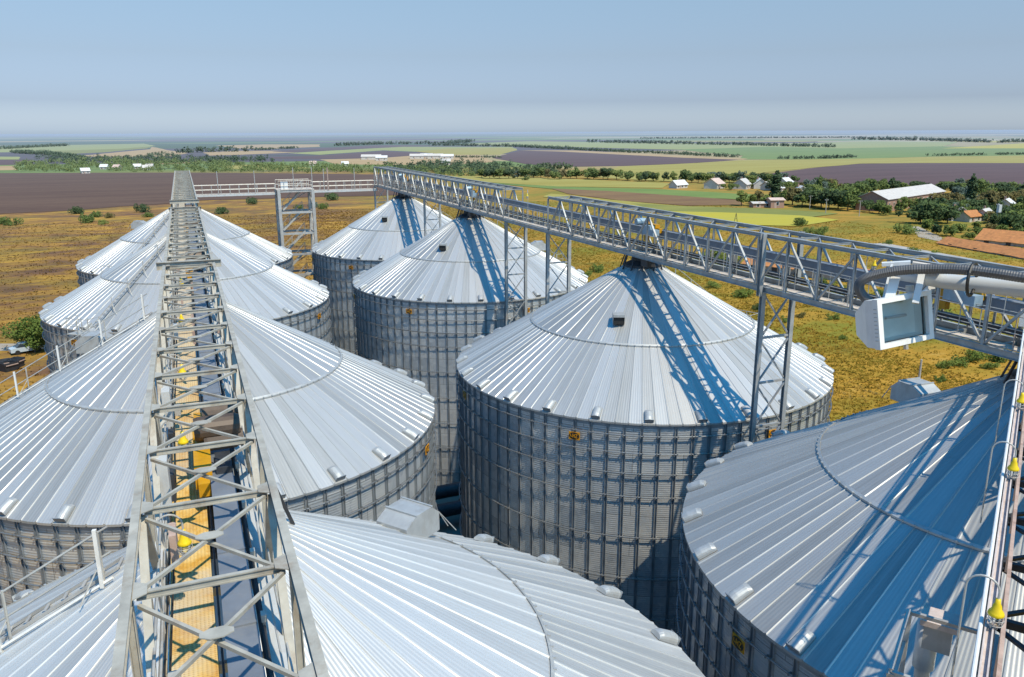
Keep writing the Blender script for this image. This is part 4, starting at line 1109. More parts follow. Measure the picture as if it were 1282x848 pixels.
# village trees
vill = [(916, 240, 6, 'bush', 'dark'), (970.5, 250, 38, 'poplar', 'dark'), (1214, 259, 42, 'poplar', 'dark'), (1025, 243, 24, 'poplar', 'mid'), (1043, 247, 23, 'poplar', 'pale'), (1018, 240, 22, 'round', 'blue')]
plant(970.5, 250, 39, 'poplar', 'dark', 'tall dark poplar standing alone beside the white-roofed houses', 'poplars in the village')
plant(1214, 260, 43, 'poplar', 'dark', 'tall dark poplar behind the long barn, right part of the village', 'poplars in the village')
plant(1025, 243, 24, 'poplar', 'mid', 'slim green poplar left of the barn, behind the village trees', 'poplars in the village')
plant(1043, 248, 24, 'poplar', 'pale', 'slim pale green poplar left of the barn', 'poplars in the village')
vt = [(928, 258, 17, 'loose', 'pale'), (941, 258, 13, 'round', 'mid'), (951, 256, 15, 'wide', 'olive'), (959, 259, 13, 'round', 'mid'), (981, 256, 16, 'round', 'mid'), (992, 257, 20, 'round', 'olive'), (1004, 259, 18, 'round', 'dark'), (1016, 259, 22, 'wide', 'mid'),
      (1028, 261, 21, 'round', 'dark'), (1037, 263, 23, 'round', 'dark'), (1049, 262, 22, 'wide', 'mid'), (1061, 264, 22, 'round', 'mid'), (1070, 259, 21, 'wide', 'mid'), (1083, 261, 18, 'round', 'dark'), (991, 242, 13, 'round', 'mid'), (1008, 243, 12, 'wide', 'mid'),
      (1012, 250, 14, 'round', 'dark'), (1034, 252, 15, 'wide', 'dark'), (1052, 250, 15, 'round', 'mid'), (1066, 247, 18, 'wide', 'mid'), (1076, 244, 16, 'wide', 'dark'), (1090, 243, 17, 'round', 'mid'), (1102, 241, 15, 'wide', 'mid'), (1116, 241, 16, 'round', 'dark'), (1128, 240, 13, 'wide', 'mid'),
      (1146, 240, 15, 'wide', 'dark'), (1155, 241, 13, 'round', 'dark'), (1178, 241, 15, 'round', 'mid'), (1194, 243, 16, 'wide', 'dark'), (1204, 244, 14, 'round', 'mid'), (1228, 247, 20, 'wide', 'mid'), (1243, 248, 14, 'round', 'dark'), (1256, 248, 17, 'wide', 'dark'), (1270, 246, 16, 'wide', 'mid'), (1284, 248, 18, 'round', 'dark'),
      (1100, 268, 15, 'wide', 'mid'), (1088, 266, 14, 'round', 'dark'), (1109, 270, 12, 'round', 'mid'), (1129, 269, 24, 'loose', 'pale'), (1143, 266, 20, 'round', 'olive'), (1153, 270, 22, 'round', 'mid'), (1163, 271, 27, 'wide', 'dark'), (1173, 265, 24, 'round', 'olive'), (1185, 262, 24, 'wide', 'olive'), (1196, 263, 22, 'round', 'olive'),
      (1152, 280, 24, 'wide', 'dark'), (1165, 281, 26, 'wide', 'dark'), (1176, 277, 20, 'round', 'mid'), (1186, 280, 22, 'wide', 'dark'), (1198, 276, 19, 'round', 'mid'), (1208, 270, 17, 'wide', 'mid'), (1222, 270, 19, 'round', 'dark'), (1233, 264, 23, 'round', 'olive'), (1236, 274, 16, 'wide', 'dark'), (1256, 280, 21, 'wide', 'dark'),
      (1270, 276, 20, 'wide', 'mid'), (1282, 270, 22, 'round', 'dark'), (1262, 262, 20, 'round', 'olive'), (1276, 259, 16, 'wide', 'olive'), (1246, 287, 20, 'wide', 'dark'), (1268, 290, 21, 'wide', 'dark'), (1285, 288, 25, 'wide', 'mid'), (1160, 290, 14, 'round', 'mid'), (1172, 294, 12, 'round', 'dark'), (1190, 296, 13, 'wide', 'mid'), (1203, 292, 12, 'wide', 'pale'),
      (1222, 288, 10, 'round', 'pale'), (1227, 298, 13, 'wide', 'mid'), (1252, 298, 15, 'round', 'mid'), (1275, 303, 16, 'wide', 'mid'), (940, 236, 10, 'round', 'mid'), (967, 239, 12, 'round', 'dark'), (906, 237, 6, 'round', 'mid'), (915, 238, 8, 'wide', 'mid'), (1241, 292, 12, 'wide', 'olive'), (1213, 300, 9, 'wide', 'mid')]
def side_word(px): return 'left of the long barn' if px < 1095 else 'beside the long barn' if px < 1200 else 'right of the long barn'
for px, py, h, k, c in vt:
    plant(px, py, h*(.92 if 1118 < px < 1202 and py < 272 else 1.1), k, c, f'{"tall" if h > 20 else "medium" if h > 14 else "low"} {"broad" if k == "wide" else "open" if k == "loose" else "rounded"} {CN[c]} village tree {side_word(px)}', 'trees in the village')
rv = random.Random(31); nv = 0
while nv < 85:
    px, py = rv.uniform(985, 1290), rv.uniform(237, 286)
    if py > 246+(px-985)*.16: continue
    if 1092 < px < 1190 and py > 239 and py < 270: continue
    if any(abs(px-hx_) < 9 and 0 < py-hy_ < 9 for hx_, hy_ in ((1002, 246), (1056, 247), (1259, 264), (1232, 276), (1212, 277), (1198, 276))): continue
    nv += 1; k = rv.choice(['round', 'wide', 'wide', 'loose']); c = rv.choice(['dark', 'mid', 'mid', 'pale', 'olive', 'blue']); h = rv.uniform(9, 17)
    plant(px, py, h, k, c, f'{"medium" if h > 13 else "low"} {"broad" if k == "wide" else "open" if k == "loose" else "rounded"} {CN[c]} village tree {side_word(px)}', 'trees in the village')
# shrubs out on the fields
sh = [(97, 268, 11, 'dark', 'lone dark shrub at the edge of the brown ploughed field'), (109, 279, 13, 'mid', 'bright green shrub nearest the ploughed field edge on the left'), (122, 272, 9, 'mid', 'low green shrub behind the bright one at the left'), (137, 273, 8, 'olive', 'brownish shrub in the middle of the left scrub'),
      (178, 266, 11, 'dark', 'dark shrub left of the left gallery'), (16, 282, 11, 'mid', 'green shrub at the left edge of the dry field'), (3, 281, 9, 'mid', 'green shrub cut by the left frame edge'), (186, 272, 7, 'mid', 'small shrub just left of the far silo roof'), (130, 281, 6, 'pale', 'tiny pale shrub in the dry field'),
      (315, 256, 9, 'dark', 'dark round shrub under the far walkway'), (279, 268, 9, 'dark', 'dark shrub right of the left gallery'), (415, 251, 10, 'dark', 'dark round shrub left of the far right silo'), (405, 262, 8, 'mid', 'green shrub behind the stair tower'), (392, 260, 8, 'blue', 'greyish shrub behind the stair tower'),
      (375, 262, 7, 'mid', 'shrub seen through the stair tower'), (658, 226, 5, 'mid', 'small shrub alone in the yellow green field'), (643, 223.5, 3, 'dark', 'tiny dark shrub alone in the yellow green field'),
      (1002, 283, 11, 'mid', 'green shrub in the ochre field in front of the village'), (1028, 295, 12, 'mid', 'broad green shrub above the right gallery'), (1012, 293, 10, 'pale', 'pale shrub beside the broad green one'), (1133, 293, 13, 'mid', 'round green shrub by the dirt patch'), (1112, 308, 8, 'mid', 'low green shrub above the floodlight'),
      (1145, 317, 8, 'mid', 'small shrub at the concrete strip'), (1170, 319, 7, 'pale', 'small pale shrub at the orange roofs'), (1183, 461, 12, 'pale', 'pale green shrub right of the field post'), (1200, 458, 12, 'mid', 'green shrub above the dormer of the right silo'), (1221, 452, 14, 'mid', 'green shrub at the right end of the field'), (1238, 462, 10, 'pale', 'pale shrub near the right silo roof'), (1176, 478, 9, 'mid', 'low shrub beside the field post'),
      (748, 341, 12, 'mid', 'green shrub behind the platform of the middle right silo'), (735, 347, 8, 'mid', 'small shrub behind the middle right silo'), (930, 372, 12, 'mid', 'shrub under the right gallery'), (985, 403, 9, 'mid', 'low shrub in the field right of the central silo'), (1003, 398, 7, 'olive', 'brownish tuft in the field right of the central silo'), (1042, 400, 8, 'mid', 'shrub in the field left of the floodlight'), (1055, 425, 7, 'mid', 'low shrub below the floodlight'),
      (893, 360, 9, 'pale', 'pale shrub under the lattice near the central roof'), (948, 388, 9, 'dark', 'dark shrub between the gallery and the central silo')]
for px, py, h, c, lb in sh: plant(px, py, h, 'bush', c, lb, 'shrubs scattered over the dry fields')
# the bushes under the right gallery
rg = random.Random(9)
for k in range(26):
    px = rg.uniform(880, 1250); py = 322+(px-880)*.30+rg.uniform(-16, 18)
    c = rg.choice(['mid', 'dark', 'pale']); plant(px, py, rg.uniform(10, 20), 'bush', c, f'{CN[c]} shrub in the thicket seen through the right gallery', 'shrubs in the thicket seen through the right gallery')
# big bush beside the third left silo
P = gnd(44, 441); depth = (P-CAM).dot(FW)
rgn = random.Random(4); lum = [(rgn.gauss(0, .24), rgn.gauss(0, .24), rgn.uniform(.2, .85), rgn.uniform(.14, .26)) for _ in range(26)]
me = quads_mesh('crown', *leaf_cloud(lum, 5200, .032, 77), LM['mid'])
t = thing('tree', 'dense round green bush tree pressed against the third silo of the left row', 'tree', P); hh = 44*depth/PX_F; t.scale = (hh*1.15, hh*1.15, hh)
link_mesh('crown', me, t)
b = MB(); b.tube([(0, 0, -.02), (.02, 0, .3), (0, .02, .6)], [.03, .025, .01], 8); b.tube([(0, 0, .1), (.15, .1, .4)], [.02, .008], 6); b.tube([(0, 0, .1), (-.15, -.08, .45)], [.02, .008], 6); b.build('trunk', M['bark'], t)

# belts of trees and the wooded valley, far off: masses
def belt(pts, hpx, label, colr='dark', gap=.0, seed=1, dens=1.0):
    rng = random.Random(seed); C_, T_, B_ = [], [], []
    for (x0, y0), (x1, y1) in zip(pts[:-1], pts[1:]):
        a, b = gnd(x0, y0), gnd(x1, y1); d = ((a+b)/2-CAM).dot(FW); h = 1.15*hpx*d/PX_F; L = (b-a).length
        n = max(3, int(L/(h*.24)*dens))
        for k in range(n):
            u = (k+rng.random())/n
            if mnoise.noise(Vector((u*9, seed*3.3, 0))) < gap-.6: continue
            p = a.lerp(b, u)+Vector((rng.uniform(-h, h), rng.uniform(-h, h)*.8, 0)); hh = h*rng.uniform(.55, 1.1)
            lum = [(p.x+rng.gauss(0, .16)*hh, p.y+rng.gauss(0, .16)*hh, hh*rng.uniform(.2, .75), hh*rng.uniform(.16, .30)) for _ in range(4)]
            c, t, bb = leaf_cloud(lum, 34, hh*.13, rng.randrange(10**6)); C_.append(c); T_.append(t); B_.append(bb)
    me = quads_mesh('tree_belt', np.concatenate(C_), np.concatenate(T_), np.concatenate(B_), LM[colr])
    o = bpy.data.objects.new('tree_belt', me); col.objects.link(o); return tag(o, label, 'trees', None, 'stuff')
belt([(738, 178.6), (860, 181), (965, 183)], 4.2, 'long dark tree belt across the green fields at centre right', seed=2)
belt([(960, 183), (1044, 185)], 4.6, 'dark tree belt ending in the green field', seed=3)
belt([(540, 182.5), (640, 184), (720, 188), (790, 191.5), (850, 193.5)], 3.8, 'dark tree belt along the purple ploughed field', seed=4)
belt([(850, 194), (922, 197.5)], 4.6, 'short dark tree belt at the end of the purple field', seed=5)
belt([(976, 199.5), (1030, 199), (1072, 197.5)], 4.2, 'broken hedge of dark trees in front of the green field', seed=6)
belt([(1070, 175.2), (1160, 176.5), (1240, 178.8)], 4.4, 'dark tree belt under the yellow sunflower field', seed=7)
belt([(1250, 179), (1330, 177)], 4.2, 'dark tree belt at the right edge under the sunflower field', seed=8)
belt([(1160, 195.8), (1230, 194.6), (1330, 193)], 3.4, 'thin broken hedge at the right along the yellow stripe', seed=9, gap=.25)
belt([(802, 174), (900, 173.6), (1080, 172.8)], 2.2, 'thin far hedge below the horizon', seed=10)
belt([(225, 192), (270, 190.5), (312, 190)], 7.5, 'dense dark wood on the left beyond the village', seed=11)
belt([(318, 188.5), (345, 187.5)], 3.6, 'short hedge on the stubble field', seed=12)
belt([(352, 187), (372, 186)], 3.4, 'second short hedge on the stubble field', seed=13)
belt([(420, 183), (480, 181), (560, 180.5), (590, 178)], 4.0, 'dark hedge far off at centre left', seed=14)
belt([(0, 187), (60, 184), (85, 183)], 3.6, 'dark hedge far off at the left edge', seed=15)
belt([(20, 192), (60, 194), (100, 199)], 5, 'dark wood left of the stubble field', seed=16, dens=1.4)
belt([(560, 197.5), (625, 198)], 3.4, 'small hedge right of the white farm', seed=17, gap=.2)
belt([(668, 212), (716, 212.5)], 8, 'block of dark conifers behind the tree row', seed=18, dens=1.6)
def wood(poly, n, hr, label, colr, seed):
    rng = random.Random(seed); C_, T_, B_ = [], [], []
    xs = [p[0] for p in poly]; ys = [p[1] for p in poly]
    def inside(x, y):
        r_ = False; j = len(poly)-1
        for i in range(len(poly)):
            if (poly[i][1] > y) != (poly[j][1] > y) and x < (poly[j][0]-poly[i][0])*(y-poly[i][1])/(poly[j][1]-poly[i][1])+poly[i][0]: r_ = not r_
            j = i
        return r_
    k = 0
    while k < n:
        x, y = rng.uniform(min(xs), max(xs)), rng.uniform(min(ys), max(ys))
        if not inside(x, y): continue
        k += 1
        if mnoise.noise(Vector((x/22, y/3.2, seed))) < -.22: continue
        p = gnd(x, y); d = (p-CAM).dot(FW); hh = rng.uniform(*hr)*d/PX_F
        lum = [(p.x+rng.gauss(0, .28)*hh, p.y+rng.gauss(0, .28)*hh, hh*rng.uniform(.15, .75), hh*rng.uniform(.16, .32)) for _ in range(5)]
        c, t, bb = leaf_cloud(lum, 46, hh*.12, rng.randrange(10**6)); C_.append(c); T_.append(t); B_.append(bb)
    me = quads_mesh('valley_wood', np.concatenate(C_), np.concatenate(T_), np.concatenate(B_), LM[colr])
    o = bpy.data.objects.new('valley_wood', me); col.objects.link(o); return tag(o, label, 'trees', None, 'stuff')
wood([(20, 206), (100, 200), (240, 203), (300, 206), (480, 210), (600, 215), (610, 222), (470, 218), (330, 216), (236, 216), (20, 215)], 1250, (4.5, 7.5), 'mixed green valley wood beyond the brown ploughed field', 'mid', 21)
wood([(40, 198), (160, 199), (240, 199), (330, 199), (345, 203), (240, 206), (60, 204)], 420, (4.5, 7), 'darker strip of wood at the back of the valley', 'dark', 22)
wood([(480, 209), (560, 206), (660, 210), (700, 214), (700, 222), (600, 221), (500, 217)], 340, (6, 10), 'darker wood at the right end of the valley', 'dark', 23)
wood([(170, 199), (210, 194), (235, 195), (232, 199)], 24, (6, 8), 'clump of dark round trees on the stubble field', 'dark', 24)

# ------------------------------------------------------------------ buildings of the village
M['wallwhite'] = simple('lime_washed_wall', (.52, .50, .47), .9, 0, .1, 1.2, dirt=(.42, .38, .33))
M['brick'] = simple('brick_wall', (.36, .22, .17), .9, 0, .2, 2.0, dirt=(.25, .16, .12))
M['slate'] = simple('pale_sheet_roof', (.54, .51, .48), .7, 0, .1, .8, dirt=(.45, .42, .40))
M['pinkroof'] = simple('faded_pink_roof', (.60, .46, .40), .8, 0, .12, .8, dirt=(.42, .30, .25))
M['whiteroof'] = simple('white_sheet_roof', (.66, .66, .65), .6, 0, .06, .8, dirt=(.55, .54, .52))
M['tile'] = simple('orange_tile_roof', (.46, .19, .065), .85, 0, .22, 1.2, dirt=(.30, .16, .05), bump=.6)
M['pane'] = simple('dark_window_glass', (.03, .04, .05), .15, 0, .2, 4)
M['concrete'] = simple('weathered_concrete', (.40, .37, .34), .9, 0, .12, .6, dirt=(.26, .23, .19), bump=.4)
def house(label, px, py, wm, dm, hm, roofm, rz, wall='wallwhite', roof='slate', nwin=3, chimney=True, cat='house', name='village_house', P=None):
    P = P or gnd(px, py)
    if name == 'village_house' and px > 800: rz = -rz*1.2-.1
    t = thing(name, label, cat, P, rz)
    x, y = wm/2, dm/2
    b = MB(); b.add([(-x, -y, 0), (x, -y, 0), (x, y, 0), (-x, y, 0), (-x, -y, hm), (x, -y, hm), (x, y, hm), (-x, y, hm), (-x, 0, hm+roofm-.05), (x, 0, hm+roofm-.05)],
                     [(0, 1, 5, 4), (1, 2, 6, 9, 5), (2, 3, 7, 6), (3, 0, 4, 8, 7)]); b.build('wall', M[wall], t)
    e = .45; sl = roofm/y; b = MB()
    for s in (-1, 1):
        vs = [(-x-e, 0, hm+roofm), (x+e, 0, hm+roofm), (x+e, s*(y+e), hm-e*sl), (-x-e, s*(y+e), hm-e*sl)]; vs += [(q[0], q[1], q[2]+.14) for q in vs]
        b.add(vs, [(0, 1, 2, 3), (4, 7, 6, 5), (0, 4, 5, 1), (1, 5, 6, 2), (2, 6, 7, 3), (3, 7, 4, 0)])
    r_ = b.build('roof', M[roof], t)
    if chimney: MB().box((x*.4, y*.3, hm+roofm+.1), (.6, .6, 1.5)).build('chimney', M['brick'], r_)
    for k in range(nwin):
        xx = -x+wm*(k+.5)/nwin
        f = MB().box((xx, -y-.03, hm*.55), (1.2, .08, 1.4)).build('window', M['white'], t); MB().box((xx, -y-.075, hm*.55), (.96, .03, 1.16)).build('pane', M['pane'], f)
    f = MB().box((x+.03, 0, hm*.55), (.08, 1.1, 1.3)).build('window', M['white'], t); MB().box((x+.075, 0, hm*.55), (.03, .9, 1.06)).build('pane', M['pane'], f)
    d = MB().box((-x*.33, -y-.04, 1.05), (1.0, .1, 2.1)).build('door', M['rust'], t); MB().box((-x*.33+.36, -y-.11, 1.05), (.06, .05, .14)).build('handle', M['dark'], d)
    return t
house('long white-roofed hut at the left end of the village', 849, 235.5, 9.5, 5.5, 2.0, 2.2, -.35, 'wallwhite', 'whiteroof')
house('house with faded pink hipped roof beyond the yellow field', 894, 236, 9, 8, 2.8, 2.6, -.5, 'wallwhite', 'pinkroof')
house('house with pale grey gable roof behind a dark hedge', 929, 236.5, 10, 7.5, 2.7, 2.7, -.6, 'wallwhite', 'slate')
house('house with bright white roof left of the tall poplar', 951, 236, 9, 7, 2.7, 2.6, -.9, 'wallwhite', 'whiteroof')
house('low house with white roof just left of the tall poplar', 962, 238, 6, 6, 2.4, 2.0, -.3, 'wallwhite', 'slate', 2)
house('white house just right of the tall poplar', 982, 234.5, 7, 6.5, 3.0, 2.2, -.4, 'wallwhite', 'whiteroof', 2)
house('small white lean-to below the poplar house', 978, 240, 5, 4, 2.0, .9, -.3, 'wallwhite', 'whiteroof', 1, False)
house('white-roofed house half hidden by trees right of the poplar', 1002, 246, 6, 6.5, 2.6, 2.4, -1.0, 'wallwhite', 'whiteroof', 2)
house('pale flat-roofed house among the trees left of the barn', 1056, 247, 9, 6, 2.6, 1.0, -.2, 'wallwhite', 'slate', 2, False)
house('small pale roof peeping between poplars', 1035, 240.5, 4, 4, 2.4, 1.6, -.4, 'wallwhite', 'slate', 1, False)
house('long brick barn with pale ribbed roof among the village trees', 1150, 259.5, 61, 12, 4.8, 2.7, .377, 'brick', 'slate', 14, False, 'barn', 'long_barn', Vector((275.2, 247.8, 0)))
house('white house with blue-white gable right of the transformer pole', 1259, 264, 7.5, 6, 2.4, 2.2, -.5, 'wallwhite', 'whiteroof', 2)
house('small white house beside the little orange roof', 1232, 276, 6.5, 5, 2.1, 1.9, -.4, 'wallwhite', 'slate', 2)
house('little house with orange tiled roof in the trees', 1212, 277, 7, 5, 2.0, 1.6, -.2, 'wallwhite', 'tile', 2, False)
house('pale gabled house left of the little orange roof', 1198, 276, 4.5, 6.5, 2.3, 2.3, -1.1, 'wallwhite', 'slate', 1)
house('dark low shed with pale roof edge by the olive field', 952, 259.5, 8, 4, 1.7, .5, -.25, 'brick', 'slate', 2, False, 'shed', 'shed')
house('red brick shed in front of the tall poplar', 970, 260, 5.5, 5, 3.2, .7, -.3, 'brick', 'pinkroof', 1, False, 'shed', 'shed')
for i, (px, py, w_, lb) in enumerate(((465, 200, 22, 'long low white farm shed far off'), (478, 201.5, 12, 'small white farm shed beside the long one'), (522, 199, 16, 'white farm building at the left of the distant farm'), (534, 198.5, 14, 'white farm building second in the distant farm'), (545, 198.8, 18, 'widest white farm building of the distant farm'),
                              (560, 199.5, 14, 'white farm building at the right of the distant farm'), (558, 206.5, 9, 'lone white shed below the distant farm'))):
    house(lb, px, py, w_, 9, 3.5, 2.2, -.3, 'wallwhite', 'whiteroof' if i % 2 else 'slate', 2, False, 'farm building', 'farm_building')
for px, py, lb in ((131, 212, 'tiny white cottage among the valley trees at the far left'), (147, 212.5, 'tiny white cottage in the valley trees'), (172, 211.5, 'tiny pinkish cottage in the valley trees'), (184, 213, 'tiny white-roofed cottage nearest the left gallery'), (188, 211.5, 'tiny pale cottage behind the white-roofed one'),
                   (107, 217.3, 'tiny pale hut at the far edge of the ploughed field'), (392, 207.5, 'tiny cottage in the valley right of the walkway poles'), (432, 208, 'tiny white cottage below the distant farm road')):
    house(lb, px, py, 6, 5, 2.2, 2.0, TR.uniform(-.8, .3), 'wallwhite', TR.choice(['whiteroof', 'slate', 'pinkroof']), 2)
# ruined sheds with orange tiles at the right
def long_shed(label, pa_, pb_, depth_m, hm, rise, roof='tile', wall='concrete'):
    a, b_ = gnd(*pa_), gnd(*pb_); mid = (a+b_)/2; d = b_-a; L = d.length; rz = math.atan2(d.y, d.x)
    t = thing('ruined_shed', label, 'shed', mid, rz)
    x, y = L/2, depth_m
    # local +Y away from the viewer
    sg = 1 if Vector((-math.sin(rz), math.cos(rz), 0)).dot(mid) > 0 else -1
    b = MB(); b.box((0, sg*y/2, hm/2), (L, y, hm)); b.build('wall', M[wall], t)
    b = MB(); n = 40; m_ = 6
    vs = []; fs = []
    for i in range(n+1):
        for j in range(m_+1):
            u, v = i/n, j/m_
            xx = -x-.4+(L+.8)*u; yy = sg*(-.5+(y+1.0)*v); zz = hm+.05+rise*(1-abs(2*v-1))+.16*mnoise.noise(Vector((xx*.35, yy*.6, L)))
            vs.append((xx, yy, zz))
    for i in range(n):
        for j in range(m_):
            q = i*(m_+1)+j; fs.append((q, q+1, q+m_+2, q+m_+1) if sg < 0 else (q, q+m_+1, q+m_+2, q+1))
    b.add(vs, fs); b.build('roof', M[roof], t)
    for k in range(6):
        f = MB().box((-x+L*(k+.5)/6, -sg*.03, hm*.55), (1.2, .08, 1.0)).build('window', M['dark'], t)
    return t
long_shed('long ruined shed with orange tiled roof at the right edge, the higher one', (1221, 304), (1400, 321), 11, .9, 2.6)
long_shed('lower ruined shed with orange tiled roof in front of the higher one', (1174, 306), (1400, 346), 6.5, .35, 1.6)
long_shed('long low shed with brownish orange roof seen through the right gallery', (930, 338), (1100, 358), 7, 1.4, 1.3)
pp = [gnd(*q) for q in ((1090, 308), (1400, 366))]
d = pp[1]-pp[0]; t = thing('concrete_strip', 'long weathered concrete platform in front of the orange ruined sheds', 'platform', (pp[0]+pp[1])/2, math.atan2(d.y, d.x))
b = MB(); b.box((0, 1.6, .3), (d.length, 5.6, .6)); b.build('slab', M['concrete'], t)
b = MB()
for k in range(12): b.box((-d.length/2+d.length*(k+.5)/12, -1.25, .28), (.4, .06, .5))
b.build('buttress', M['concrete'], t)

# poles
def pole(label, px, py, hpx, kind='pole'):
    P = gnd(px, py); depth = (P-CAM).dot(FW); h = hpx*depth/PX_F
    t = thing('utility_pole', label, 'pole', P, TR.uniform(-.4, .2), 'poles of the village power line' if kind == 'pole' else None)
    MB().tube([(0, 0, 0), (0, 0, h)], [.16, .11], 8).build('shaft', M['concrete'], t)
    if kind != 'post':
        MB().box((0, 0, h-.5), (1.5, .1, .12)).build('crossarm', M['dark'], t)
        b = MB()
        for x in (-.65, 0, .65): b.lathe([(0, 0), (.07, 0), (.09, .12), (.05, .24), (0, .24)], 8, (x, 0, h-.44))
        b.build('insulators', M['white'], t)
    if kind == 'box':
        MB().box((.1, -.5, h-1.6), (1.3, .8, 2.4)).build('transformer', M['lightgrey'], t)
        MB().tube([(1.1, 0, 0), (.1, 0, h*.75)], .12, 8).build('strut', M['concrete'], t)
    return t
pole('concrete power pole left of the village road', 1013.5, 262, 17); pole('concrete power pole in the middle of the village trees', 1033.5, 267.5, 18); pole('concrete power pole nearest the barn', 1075.5, 271, 20)
pole('concrete pole carrying a transformer box at the right', 1245, 287, 32, 'box'); pole('short grey post in the field left of the right silo dormer', 1150, 479, 30, 'post')
P = gnd(921, 279); t = thing('pole_trestle', 'small dark A-shaped trestle in the yellow field', 'trestle', P); depth = (P-CAM).dot(FW); h = 12*depth/PX_F
b = MB(); b.tube([(-.7, 0, 0), (0, 0, h)], .09, 6); b.build('leg', M['dark'], t); b = MB(); b.tube([(.7, 0, 0), (0.05, 0.1, h)], .09, 6); b.build('leg', M['dark'], t); MB().beam((-.45, .1, h*.4), (.45, .1, h*.4), .1, .1).build('crossbar', M['dark'], t)

# car by the bush and the scrap beside the track
P = gnd(34, 441); t = thing('parked_car', 'pale blue car half hidden behind the round bush on the dirt track', 'car', P, .35)
M['carpaint'] = simple('pale_blue_car_paint', (.50, .60, .70), .25, .1, .05, 3); M['tyre'] = simple('tyre_rubber', (.02, .02, .02), .8, 0, .2, 4)
b = MB(); k = [(-2.1, .35), (-2.1, .85), (-1.3, .98), (1.2, .98), (2.1, .8), (2.1, .35)]
vs = [(x, s*.85, z) for s in (-1, 1) for x, z in k]; n = len(k); b.add(vs, [tuple(range(n)), tuple(range(2*n-1, n-1, -1))]+[(i, n+i, n+(i+1) % n, (i+1) % n) for i in range(n)]); b.build('body', M['carpaint'], t)
b = MB(); k = [(-1.35, .985), (-.9, 1.45), (.5, 1.45), (1.05, .985)]; vs = [(x, s*(.78 if z < 1.2 else .66), z) for s in (-1, 1) for x, z in k]; n = 4
b.add(vs, [tuple(range(n)), tuple(range(2*n-1, n-1, -1))]+[(i, n+i, n+(i+1) % n, (i+1) % n) for i in range(n)]); b.build('window', M['pane'], t)
MB().box((-.2, 0, 1.47), (1.5, 1.3, .05)).build('roof', M['carpaint'], t)
for sx in (-1.3, 1.35):
    for sy in (-.8, .8): MB().lathe([(0, -.1), (.33, -.1), (.33, .1), (0, .1)], 16).moved(Matrix.Translation((sx, sy, .33)) @ Matrix.Rotation(PI/2, 4, 'X')).build('wheel', M['tyre'], t)
for i, (px, py) in enumerate(((4, 462), (12, 464), (20, 460))):
    P = gnd(px, py); t = thing('scrap_bin', ('leftmost ', 'middle ', 'right ')[i]+'dark scrap bin of the three beside the dirt track', 'bin', P, .3+i*.4)
    b = MB(); b.add([(-.8, -.6, 0), (.8, -.6, 0), (.8, .6, 0), (-.8, .6, 0), (-1, -.8, 1.2), (1, -.8, 1.2), (1, .8, 1.2), (-1, .8, 1.2), (-.93, -.73, 1.2), (.93, -.73, 1.2), (.93, .73, 1.2), (-.93, .73, 1.2), (-.75, -.55, .2), (.75, -.55, .2), (.75, .55, .2), (-.75, .55, .2)],
               [(0, 3, 2, 1)]+[(k, (k+1) % 4, 4+(k+1) % 4, 4+k) for k in range(4)]+[(4+k, 4+(k+1) % 4, 8+(k+1) % 4, 8+k) for k in range(4)]+[(8+k, 8+(k+1) % 4, 12+(k+1) % 4, 12+k) for k in range(4)]+[(12, 13, 14, 15)]); b.build('bin_body', M['dark'], t)
    MB().box((0, -.84, .9), (1.6, .06, .12)).build('rim_bar', M['rust'], t)

# ------------------------------------------------------------------ dry grass (stuff)
def grass_mat():
    mt, nt, bs = new_mat('dry_grass'); g = NT(nt); p = g.pos(); x, y, z = g.sep(p)
    side = g.maprange(g.math('SUBTRACT', x, g.math('MULTIPLY', y, .227)), -25, 55)
    n1 = g.noise(g.scalev(p, (.05, .11, 0)), 1, 5, .65); n2 = g.noise(g.scalev(p, (.9, .9, 0)), 1, 3, .6)
    v = g.math('ADD', g.math('MULTIPLY', n1, .6), g.math('MULTIPLY', n2, .4))
    l = g.ramp(g.maprange(v, .34, .66), [(0, (.16, .09, .04)), (.45, (.25, .14, .04)), (.75, (.42, .25, .055)), (1, (.46, .34, .12))])
    r = g.ramp(g.maprange(v, .34, .66), [(0, (.22, .185, .03)), (.4, (.30, .22, .036)), (.7, (.42, .27, .05)), (1, (.46, .37, .15))])
    nt.nodes.remove(bs); c = g.mix(side, l, r); up = g.comb(0.0, -.15, 1.0)
    df = nt.nodes.new('ShaderNodeBsdfDiffuse'); tr = nt.nodes.new('ShaderNodeBsdfTranslucent'); mx = nt.nodes.new('ShaderNodeMixShader'); mx.inputs[0].default_value = .5
    for q in (df, tr): g.put(q.inputs['Color'], c)
    g.put(df.inputs['Normal'], up)
    nt.links.new(df.outputs[0], mx.inputs[1]); nt.links.new(tr.outputs[0], mx.inputs[2])
    nt.links.new(mx.outputs[0], [q for q in nt.nodes if q.bl_idname == 'ShaderNodeOutputMaterial'][0].inputs[0])
    return mt
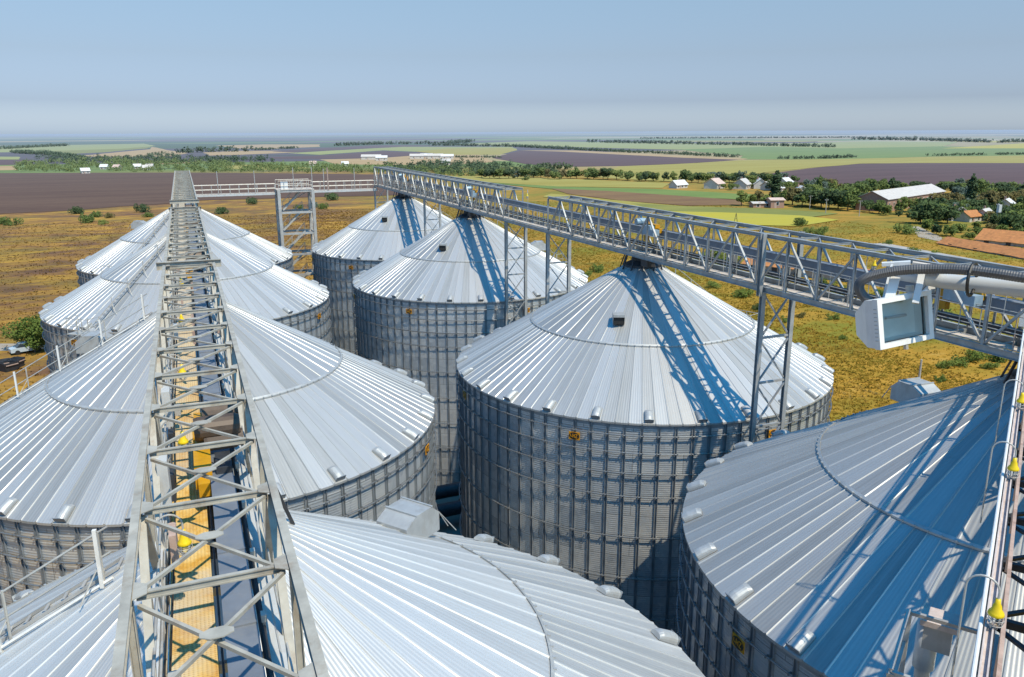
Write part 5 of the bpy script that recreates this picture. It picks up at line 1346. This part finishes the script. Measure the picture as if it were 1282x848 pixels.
def grass(n, seed):
    rng = np.random.default_rng(seed); C = []
    boxes = [(-160, -13, 60, 320), (-13, 120, 108, 320), (37, 210, 45, 330), (37, 90, 30, 110)]
    ar = np.array([(b[1]-b[0])*(b[3]-b[2])**.5*6 for b in boxes]); ar[3] *= 2.5; ar[0] *= .6; ar = ar/ar.sum()
    P = []
    for b, f in zip(boxes, ar):
        k = int(n*f); P.append(np.stack([rng.uniform(b[0], b[1], k), b[2]+(b[3]-b[2])*rng.random(k)**1.5], 1))
    P = np.concatenate(P)
    # clumping
    keep = np.array([mnoise.noise(Vector((p[0]/6, p[1]/6, 1.7)))+.45*mnoise.noise(Vector((p[0]/1.7, p[1]/1.7, 5.2))) > -.9 for p in P]); P = P[keep]; m_ = len(P)
    bl = 3; V = np.zeros((m_, bl, 3, 3))
    a = rng.uniform(0, 2*PI, (m_, bl)); h = rng.uniform(.06, .26, (m_, 1))*rng.uniform(.7, 1.2, (m_, bl)); w_ = rng.uniform(.08, .2, (m_, bl))
    dx, dy = np.cos(a), np.sin(a); ox, oy = rng.normal(0, .18, (m_, bl)), rng.normal(0, .18, (m_, bl))
    for j, (s, hz, ln) in enumerate(((-1, 0, 0), (1, 0, 0), (0, 1, .5))):
        V[:, :, j, 0] = P[:, 0:1]+ox+s*w_*dx-ln*h*dy; V[:, :, j, 1] = P[:, 1:2]+oy+s*w_*dy+ln*h*dx; V[:, :, j, 2] = hz*h
    k = m_*bl; me = bpy.data.meshes.new('dry_grass'); me.vertices.add(3*k); me.vertices.foreach_set('co', V.ravel())
    me.loops.add(3*k); me.loops.foreach_set('vertex_index', np.arange(3*k, dtype=np.int32)); me.polygons.add(k)
    me.polygons.foreach_set('loop_start', np.arange(0, 3*k, 3, dtype=np.int32)); me.polygons.foreach_set('loop_total', np.full(k, 3, dtype=np.int32))
    me.update(calc_edges=True); me.materials.append(grass_mat()); o = bpy.data.objects.new('dry_grass', me); col.objects.link(o)
    tag(o, 'dry ochre and green grass over the fields around the silos', 'grass', None, 'stuff')
grass(140000, 3)
